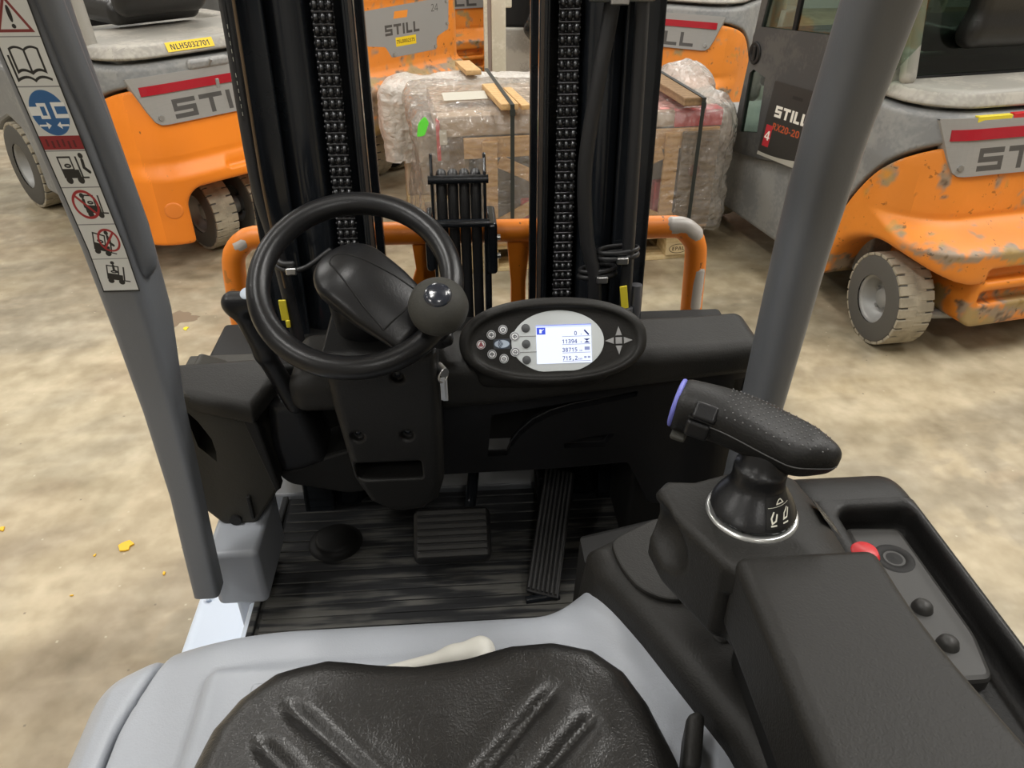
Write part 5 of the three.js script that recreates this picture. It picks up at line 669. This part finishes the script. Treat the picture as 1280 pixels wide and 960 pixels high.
{ // big dirty counterweight with shield shaped plate
  const t = group('forklift', scene, [-0.25, 0, -5.2], 45 * D2R); tag(t, 'large dirty orange forklift with shield shaped plate numbered 24', 'forklift', 'parked orange and grey forklifts');
  mesh('counterweight', worn(boxUV(sdf((x, y, z) => { const lip = 1 - smooth(0.70, 0.80, y), zc = mix(-0.03, 0.05, lip); let d = sExt(rb2(x, z + 0.55 - zc, 0.56 + 0.03 * lip, 0.55, 0.24) * 0.85, Math.abs(y - 0.88) - 0.45, 0.05); d = smax(d, -sBox(x, y, z, -0.12, 0.62, 0.06, 0.13, 0.018, 0.05, 0.01), 0.01); d = smax(d, -sBox(x, y, z, -0.02, 0.99, 0.0, 0.44, 0.19, 0.034, 0.03), 0.02); return d; }, [-0.65, 0.4, -1.2], [0.65, 1.36, 0.12], 0.0145)), (x, y, z) => Math.max(0.34, mix(0.36, 0.60, smooth(0.80, 0.62, y)), 0.58 * Math.exp(-(((y - 0.755) / 0.03) ** 2)))), M.orangeDirty, t, 'dirty orange counterweight');
  const pl = group('name_plate', t); pl.userData.label = 'grey shield shaped name plate';
  const shp = roundPoly([[-0.415, 1.135], [-0.33, 0.935], [-0.19, 0.915], [-0.145, 0.848], [0.25, 0.85], [0.255, 0.925], [0.36, 0.96], [0.375, 1.16]], 0.015);
  mesh('plate_panel', extZ(shp, -0.06, -0.038, 0.004), M.plateGrey, pl); const face = new THREE.ShapeGeometry(roundPoly([[-0.408, 1.13], [-0.326, 0.941], [-0.186, 0.921], [-0.141, 0.854], [0.245, 0.856], [0.25, 0.93], [0.354, 0.965], [0.369, 1.154]], 0.015), 6).translate(0, 0, -0.0372); { const p = face.attributes.position, uv = face.attributes.uv; for (let i = 0; i < p.count; i++) uv.setXY(i, (p.getX(i) + 0.43) / 0.82, (p.getY(i) - 0.84) / 0.33); face.userData.keepUV = true; }
  const B = canvasTex(820, 330, (g) => { g.fillStyle = '#8f8e8b'; g.fillRect(0, 0, 820, 330); g.fillStyle = '#e08a2c'; g.save(); g.translate(330, 80); g.transform(1, 0, -0.3, 1, 0, 0); g.fillRect(0, -20, 110, 40); g.restore(); stillMark(g, 250, 130, 290, 60, '#45423f'); g.fillStyle = '#e3c21e'; g.fillRect(330, 206, 170, 52); g.fillStyle = '#5a4a12'; g.font = 'bold 28px sans-serif'; g.fillText('75L8002375', 336, 242); g.fillStyle = '#4b4845'; g.font = '58px sans-serif'; g.fillText('24', 640, 90); });
  mesh('plate_print', face, S({ map: B, roughness: 0.5 }), pl);
  for (const [x, y] of [[-0.385, 1.11], [-0.12, 0.87], [0.235, 0.875], [0.35, 1.0], [0.35, 1.13]]) mesh('plate_bolt', rod([x, y, -0.04], [x, y, -0.032], 0.011), M.steel, pl);
  wheel(t, 'rear_wheel', -0.05, -0.50, 0.215, 0.17, true); wheel(t, 'rear_wheel', 0.22, -0.50, 0.215, 0.17, true);
  mesh('chassis', bx(-0.5, 0.5, 0.16, 1.2, -2.3, -0.95, 0.06), M.bodyGrey, t); mesh('underbody', bx(-0.3, 0.3, 0.16, 0.6, -1.2, -0.78, 0.03), M.bodyGrey, t);
  for (const s of [-1, 1]) { wheel(t, 'front_wheel', s * 0.5, -2.0, 0.34, 0.2, true); mesh('guard_pillar', tube([[s * 0.5, 1.3, -0.8], [s * 0.48, 2.1, -1.0], [s * 0.48, 2.15, -1.9], [s * 0.5, 1.1, -2.2]], 0.035), M.bodyGrey, t); }
  mesh('seat', bx(-0.25, 0.25, 1.2, 1.75, -1.2, -1.0, 0.05), M.leather, t);
}
{ // things between the trucks far behind
  const wp = group('steel_post', scene, [0.32, 0, -6.2]); tag(wp, 'white painted steel post standing between orange trucks', 'post');
  const wm = dustGrey([0.80, 0.78, 0.70], [0.86, 0.84, 0.77], 321); mesh('web', mg(bx(-0.03, 0.075, 0, 3.2, -0.04, 0.04, 0.004), bx(0.05, 0.12, 1.0, 3.2, -0.04, 0.03, 0.01)), wm, wp); mesh('flange', bx(-0.085, -0.06, 0, 3.2, -0.05, 0.05, 0.003), wm, wp); mesh('brown_edge', bx(-0.06, -0.03, 0.02, 3.2, -0.045, 0.02, 0.002), S({ color: lin(0.42, 0.34, 0.31), roughness: 0.6 }), wp); mesh('foot_plate', bx(-0.12, 0.12, 0, 0.02, -0.1, 0.1, 0.003), wm, wp);
  const mc = group('machine_cabinet', scene, [0.72, 0, -7.6], -0.12); tag(mc, 'silver grey machine with black upper part behind the white post', 'machine');
  mesh('lower_case', bx(-0.32, 0.32, 0.02, 0.70, -0.3, 0.3, 0.02), M.hoodBeige, mc); mesh('upper_case', bx(-0.31, 0.31, 0.70, 1.9, -0.3, 0.26, 0.03), M.plasticDark, mc); mesh('plinth', bx(-0.3, 0.3, 0, 0.03, -0.28, 0.28, 0), M.hoodBeige, mc);
  const bagGeo = sdf((x, y, z) => { let d = sEll(x, y, z, [0, 0, 0], [0.10, 0.13, 0.08]); d = smin(d, sCap(x, y, z, [0.02, 0.06, 0], [0.05, 0.45, 0.0], 0.07, 0.03), 0.08); return (d + 0.03 * (noise3(x * 16, y * 12, z * 16) - 0.5)) * 0.7; }, [-0.16, -0.18, -0.13], [0.18, 0.52, 0.13], 0.013);
  const hb = mesh('plastic_bag', bagGeo.translate(0.72, 0.72, -7.18), PH({ color: lin(0.02, 0.02, 0.02), roughness: 0.2, clearcoat: 0.5 })); tag(hb, 'shiny black plastic bag hanging on the silver machine', 'bag');
}
// ---------------------------------------------------------------- wrapped load on a pallet
let crateGroup;
const loadAt = [0.06, 0, -3.79], loadTurn = Math.atan2(0.126, 1.22);
const LG = (name, dx = 0, dz = 0, y = 0) => { const g = group(name, scene); const c = Math.cos(loadTurn), s = Math.sin(loadTurn); g.position.set(loadAt[0] + dx * c + dz * s, y, loadAt[2] - dx * s + dz * c); g.rotation.y = loadTurn; return g; };  // local: x along the front, -z into depth
M.wood = S({ color: lin(1, 1, 1), map: woodTex([0.70, 0.55, 0.36], [0.84, 0.70, 0.50], 331), roughness: 0.75 });
M.woodPale = S({ color: lin(1, 1, 1), map: woodTex([0.74, 0.64, 0.46], [0.85, 0.77, 0.60], 341), roughness: 0.75 });
M.woodOld = S({ color: lin(1, 1, 1), map: woodTex([0.46, 0.36, 0.26], [0.60, 0.49, 0.36], 351), roughness: 0.8 });
M.board = S({ color: lin(1, 1, 1), map: woodTex([0.42, 0.37, 0.31], [0.52, 0.46, 0.39], 361), roughness: 0.8 });
M.carton = S({ color: lin(0.42, 0.33, 0.24), roughness: 0.85, bumpMap: smudgeT, bumpScale: 0.003 });
M.redCarton = S({ color: lin(0.55, 0.045, 0.06), roughness: 0.7 });
M.greyGoods = S({ color: lin(0.20, 0.185, 0.17), roughness: 0.7 });
const wrapBump = dataTex(512, grey((u, v) => { const a = Math.abs(fbm(u, v, 5, 4, 371) - 0.5) * 2, b = Math.abs(fbm(u + 0.1 * a, v, 14, 4, 381) - 0.5) * 2; return 0.6 * Math.min(1, a * 2.5) + 0.4 * Math.min(1, b * 2.5); }), false, 2.0);
M.wrap = PH({ color: lin(0.86, 0.83, 0.79), transmission: 0.87, thickness: 0, roughness: 0.15, ior: 1.5, bumpMap: wrapBump, bumpScale: 0.013, side: THREE.DoubleSide });
M.wrapMilk = PH({ color: lin(0.80, 0.76, 0.70), transmission: 0.42, thickness: 0, roughness: 0.3, ior: 1.5, bumpMap: wrapBump, bumpScale: 0.009, side: THREE.DoubleSide });
M.wrapLoose = PH({ color: lin(0.80, 0.77, 0.72), transmission: 0.62, thickness: 0, roughness: 0.24, ior: 1.5, bumpMap: wrapBump, bumpScale: 0.009, side: THREE.DoubleSide });
M.strap = S({ color: lin(0.02, 0.025, 0.024), roughness: 0.4 });
{
  const p = LG('euro_pallet'); tag(p, 'wooden pallet with stamped blocks under the wrapped load', 'pallet');
  for (let i = 0; i < 5; i++) { const z = -0.01 - i * 0.165; mesh('deck_board', bx(-0.01, 1.235, 0.122, 0.144, z - 0.13, z, 0.003, 1), M.woodPale, p); }
  for (const x of [0, 0.5275, 1.08]) { mesh('stringer_board', bx(x, x + 0.145, 0.100, 0.122, -0.81, 0, 0.003, 1), M.woodPale, p); mesh('bottom_board', bx(x, x + 0.145, 0, 0.022, -0.81, 0, 0.003, 1), M.woodPale, p); for (const z of [0, -0.335, -0.665]) mesh('block', bx(x, x + 0.145, 0.022, 0.100, z - 0.145, z, 0.003, 1), M.woodPale, p); }
  mesh('bottom_board', bx(0, 1.225, 0, 0.022, -0.145, -0.0, 0.003, 1), M.woodPale, p);
  const st = S({ roughness: 0.8, map: canvasTex(256, 140, (g) => { g.fillStyle = '#c9b48b'; g.fillRect(0, 0, 256, 140); g.strokeStyle = '#4a3a26'; g.lineWidth = 7; g.beginPath(); g.ellipse(128, 72, 96, 50, 0, 0, 7); g.stroke(); g.fillStyle = '#4a3a26'; g.font = 'bold 58px sans-serif'; g.textAlign = 'center'; g.fillText('EPAL', 128, 92); }) });
  for (const x of [0.004, 1.084]) mesh('pallet_stamp', quadUV([x, 0.026, 0.0012], [x + 0.137, 0.026, 0.0012], [x + 0.137, 0.098, 0.0012], [x, 0.098, 0.0012]), st, p, 'oval stamp reading EPAL');
}
{
  const c = LG('wooden_crate'); tag(c, 'slatted wooden crate with diagonal braces, wrapped in plastic on the pallet', 'crate'); const y0 = 0.145;
  const bar = (n, a, b, w, d, z, m = M.wood) => { const L = Math.hypot(b[0] - a[0], b[1] - a[1]), g = xf(bx(0, L, -w / 2, w / 2, -d, 0, 0.003, 1), { r: [0, 0, Math.atan2(b[1] - a[1], b[0] - a[0])] }).translate(a[0], a[1], z); mesh(n, g, m, c); };
  bar('rail', [-0.02, 0.225], [1.30, 0.225], 0.09, 0.022, 0.0); bar('rail', [-0.02, 0.665], [1.30, 0.665], 0.10, 0.022, 0.0); bar('skid', [0.0, 0.16], [1.28, 0.16], 0.028, 0.06, 0.0);
  for (const x of [0.105, 0.56, 1.045]) bar('post', [x, 0.20], [x, 0.70], 0.075, 0.02, 0.021);
  bar('brace', [0.15, 0.60], [0.50, 0.43], 0.062, 0.018, 0.018); bar('brace', [0.15, 0.27], [0.50, 0.45], 0.062, 0.018, 0.017); bar('brace', [0.62, 0.44], [1.0, 0.60], 0.062, 0.018, 0.018); bar('brace', [0.62, 0.43], [1.0, 0.25], 0.062, 0.018, 0.017);
  mesh('wide_board', bx(1.10, 1.30, 0.20, 0.70, -0.02, 0.012, 0.004, 1), M.board, c, 'grey brown board with an oval mark'); mesh('board_mark', rod([1.18, 0.50, 0.012], [1.18, 0.50, 0.0135], 0.032, 0.032, 20), S({ color: lin(0.16, 0.08, 0.06), roughness: 0.8 }), c);
  mesh('back_panel', bx(-0.02, 1.3, y0, 0.70, -0.8, -0.77, 0.003, 1), M.board, c); for (const x of [-0.02, 1.275]) mesh('end_panel', bx(x, x + 0.025, y0, 0.70, -0.77, -0.02, 0.003, 1), M.board, c); mesh('floor_panel', bx(0, 1.28, y0, y0 + 0.02, -0.77, -0.06, 0.003, 1), M.board, c);
  crateGroup = c;
  const gd = LG('packed_goods', 0.64, -0.40, 0.166); tag(gd, 'grey packed machine parts inside the slatted crate', 'goods'); mesh('block', bx(-0.60, 0.60, 0, 0.50, -0.33, 0.30, 0.03), M.greyGoods, gd); mesh('red_case', mg(bx(-0.36, -0.10, 0.02, 0.20, 0.27, 0.345, 0.01)), M.redCarton, gd); mesh('red_lid', bx(0.36, 0.44, 0.06, 0.26, 0.27, 0.345, 0.01), M.redCarton, gd);
}
{ // cartons on top
  const a = LG('cardboard_box', 0.33, -0.36, 0.716); tag(a, 'brown cardboard box on the crate behind the hose guide', 'box', 'boxes on the crate'); mesh('carton', bx(-0.47, 0.36, 0, 0.10, -0.36, 0.33, 0.008), M.carton, a); mesh('red_edge', mg(bx(-0.02, 0.35, -0.002, 0.022, 0.33, 0.336, 0.002)), M.redCarton, a, 'red printed edge'); mesh('red_corner', bx(-0.478, -0.462, -0.11, 0.085, 0.29, 0.337, 0.003), M.redCarton, a, 'red corner label'); mesh('white_patch', bx(-0.466, -0.43, -0.03, 0.04, 0.3355, 0.3385, 0), M.cream, a);
  const b = LG('cardboard_box', 1.03, -0.36, 0.716); tag(b, 'red topped cardboard box on the crate below the long batten', 'box', 'boxes on the crate'); mesh('carton', bx(-0.32, 0.28, 0, 0.08, -0.36, 0.33, 0.008), M.carton, b); mesh('red_band', bx(0.03, 0.285, 0.0, 0.084, 0.24, 0.337, 0.004), M.redCarton, b); mesh('pink_sheet', bx(-0.30, 0.18, 0.08, 0.086, -0.3, 0.3, 0.002), S({ color: lin(0.55, 0.22, 0.2), roughness: 0.7 }), b);
  const plank = (name, label, dx, dz, y, L, w, h, turn, m) => { const o = LG(name, dx, dz, y); o.rotation.y += turn; tag(o, label, 'batten', 'wooden battens on the wrapped load'); mesh('wood_piece', bx(-w / 2, w / 2, 0, h, -L / 2, L / 2, 0.004, 1), m, o); return o; };
  const k1 = plank('wooden_batten', 'short pale batten on the wrapped box by the paper label', 0.185, -0.18, 0.853, 0.46, 0.085, 0.03, 0.06, M.wood); mesh('batten_rail', bx(0.055, 0.10, 0, 0.022, -0.16, 0.24, 0.003, 1), M.wood, k1);
  plank('wooden_batten', 'short batten lying on the taller stack at the back', 0.13, -1.0, 0.838, 0.3, 0.09, 0.028, 0.1, M.wood);
  plank('wooden_batten', 'long grey weathered batten on the red topped box', 1.105, -0.33, 0.838, 0.78, 0.095, 0.04, 0.02, M.woodOld);
  const strap = (label, x, y) => { const o = LG('steel_strap', x, 0, 0); tag(o, label, 'strap', 'black straps round the load'); mesh('front_run', bx(-0.010, 0.010, 0.20, y, 0.084, 0.088, 0.001, 1), M.strap, o); mesh('top_run', bx(-0.010, 0.010, y - 0.002, y + 0.002, -0.78, 0.088, 0.001, 1), M.strap, o); mesh('seal', bx(-0.013, 0.013, y - 0.05, y - 0.02, 0.0875, 0.091, 0.001, 1), M.strap, o); };
  strap('black strap running over the short pale batten', 0.205, 0.886); strap('black strap running over the long weathered batten', 1.155, 0.881);
  const pp = LG('paper_label', 0.03, -0.26, 0.858); tag(pp, 'white printed paper label on top of the wrap', 'label'); pp.rotation.x = 0.1; mesh('paper', bx(-0.12, 0.10, 0, 0.002, -0.06, 0.06, 0), S({ map: canvasTex(256, 128, (g) => { g.fillStyle = '#b4afa2'; g.fillRect(0, 0, 256, 128); g.fillStyle = '#6b655b'; for (let i = 0; i < 24; i++) g.fillRect(20 + i * 9, 30, 2 + (i * 7) % 5, 60); }), roughness: 0.7 }), pp);
  const gt = LG('green_tag', -0.222, 0.055, 0.80); tag(gt, 'bright green tag stuck on the wrap corner', 'tag'); mesh('tag_sheet', extZ(roundPoly([[-0.028, -0.05], [0.010, -0.045], [0.034, 0.015], [0.016, 0.045], [-0.016, 0.015]], 0.012), 0, 0.004, 0.001), S({ color: lin(0.13, 0.75, 0.06), roughness: 0.5 }), gt);
}
{ // second, taller stack behind on the left
  const s = LG('stacked_carton', 0.10, -1.02, 0.0); tag(s, 'stack of cartons under milky plastic behind the slatted crate', 'stack'); mesh('carton', bx(-0.38, 0.55, 0.145, 0.76, -0.10, 0.15, 0.02), M.carton, s); mesh('pallet_base', mg(bx(-0.38, 0.55, 0.1, 0.144, -0.10, 0.15, 0.004), bx(-0.38, -0.28, 0, 0.1, -0.10, 0.15, 0.004), bx(0.45, 0.55, 0, 0.1, -0.10, 0.15, 0.004)), M.woodPale, s);
  // plastic film
  const cr = (x, y, z, f, a) => a * (Math.abs(noise3(x * f, y * f, z * f) - 0.5) * 2 - 0.4);
  const film = (fn, lo, hi, c, cut = 0.17) => { const g = sdf(fn, lo, hi, c), ix = g.index.array, p = g.attributes.position, o = []; for (let i = 0; i < ix.length; i += 3) if (Math.min(p.getY(ix[i]), p.getY(ix[i + 1]), p.getY(ix[i + 2])) > cut) o.push(ix[i], ix[i + 1], ix[i + 2]); g.setIndex(o); return g; };   // open at the bottom
  mesh('plastic_film', film((x, y, z) => { let d = sBox(x, y, z, 0.55, 0.47, -0.37, 0.80 + 0.02 * Math.sin(y * 9), 0.335, 0.425, 0.05); d = smin(d, sBox(x, y, z, 0.30, 0.78, -0.38, 0.55, 0.055, 0.40, 0.04), 0.06); return (d + cr(x, y * 0.7, z, 9, 0.024) + cr(x + 5, y, z, 22, 0.012)) * 0.72; }, [-0.36, 0.1, -0.9], [1.45, 0.92, 0.14], 0.0145), M.wrap, crateGroup, 'clear crumpled plastic film');
  mesh('plastic_film', film((x, y, z) => { let d = sBox(x, y, z, 0.15, 0.50, -1.0, 0.55, 0.31, 0.160, 0.08); return (d + cr(x, y * 0.6, z, 8, 0.035) + cr(x + 3, y, z, 19, 0.012)) * 0.72; }, [-0.52, 0.15, -1.36], [0.82, 0.92, -0.66], 0.0145, 0.36).translate(-0.10, 0, 1.02), M.wrapMilk, s, 'milky plastic film');
  mesh('loose_film', film((x, y, z) => { let d = sEll(x, y, z, [1.36, 0.66, -0.30], [0.125, 0.17, 0.26]); d = smin(d, sCap(x, y, z, [1.36, 0.50, -0.20], [1.37, 0.24, -0.16], 0.085, 0.08), 0.12); d = smin(d, sEll(x, y, z, [1.33, 0.80, -0.62], [0.15, 0.115, 0.2]), 0.08); return (d + cr(x, y, z, 10, 0.03) + cr(x + 4, y, z, 24, 0.012)) * 0.72; }, [1.0, 0.1, -0.9], [1.66, 1.05, 0.1], 0.013), M.wrapLoose, crateGroup, 'loose milky film bulging beside the cab door');
}
{ // spilled oil, dried brown, on the concrete beside the clean truck
  const R = rng(77), pts = []; for (let i = 0; i < 44; i++) { const a = i / 44 * 6.283, q = 0.105 * (0.72 + 0.22 * Math.sin(a * 2 + 0.6) + 0.16 * Math.sin(a * 5 + 1.1) + 0.22 * R()); pts.push([Math.cos(a) * q * 1.15, Math.sin(a) * q]); }
  const st = mesh('oil_stain', extY(pts, 0.0002, 0.0007, 0), S({ color: lin(0.20, 0.155, 0.105), roughness: 0.5, bumpMap: smudgeT, bumpScale: 0.001 })); st.position.set(-1.40, 0, -3.36); tag(st, 'brown dried oil stain on the concrete beside the orange load backrest', 'stain');
}
{ // scraps on the floor
  const leafM = S({ color: lin(0.80, 0.47, 0.03), roughness: 0.6, side: THREE.DoubleSide });
  const scrap = (x, z, r, seed, lab, y = 0.0, m = leafM, flat = 1) => { const R = rng(seed), pts = []; const n = 11; for (let i = 0; i < n; i++) { const a = i / n * 6.283, q = r * (0.55 + 0.5 * R()) * (i % 2 ? 1 : 0.8); pts.push([Math.cos(a) * q, Math.sin(a) * q * flat]); } const o = mesh('dry_leaf', extY(pts, 0.0005, 0.004 + 0.003 * R(), 0.0008, 1), m); o.position.set(x, y, z); o.rotation.set(0, R() * 6, 0); tag(o, lab, 'leaf', 'yellow scraps lying about'); return o; };
  scrap(-1.082, -1.834, 0.030, 11, 'large torn yellow leaf on the floor beside the pillar'); for (const [x, z, r, s] of [[-1.509, -1.94, 0.018, 12], [-0.927, -1.706, 0.011, 13], [-1.165, -1.80, 0.009, 14], [-1.17, -1.638, 0.007, 15]]) scrap(x, z, r, s, 'tiny yellow scrap on the worn floor', 0, leafM, 0.5);
  scrap(-1.30, -3.27, 0.025, 16, 'yellow scrap beside the dark oil stain', 0, M.yellowTag, 0.6);
  const hl = mesh('dry_leaf', loft([[0, 0.003], [0.012, 0.010], [0.026, 0.007], [0.036, 0.001]].map(([y, w]) => [[-w, y, 0], [0, y, 0.003], [w, y, 0], [0, y, -0.001]])), S({ color: lin(0.45, 0.27, 0.04), roughness: 0.7 })); hl.position.set(0.262, 0.872, -0.505); hl.rotation.set(-0.7, 0.4, -0.5); tag(hl, 'curled yellow brown leaf on the grey hood beside the console', 'leaf', 'yellow scraps lying about');
}
renderer.render(scene, camera);
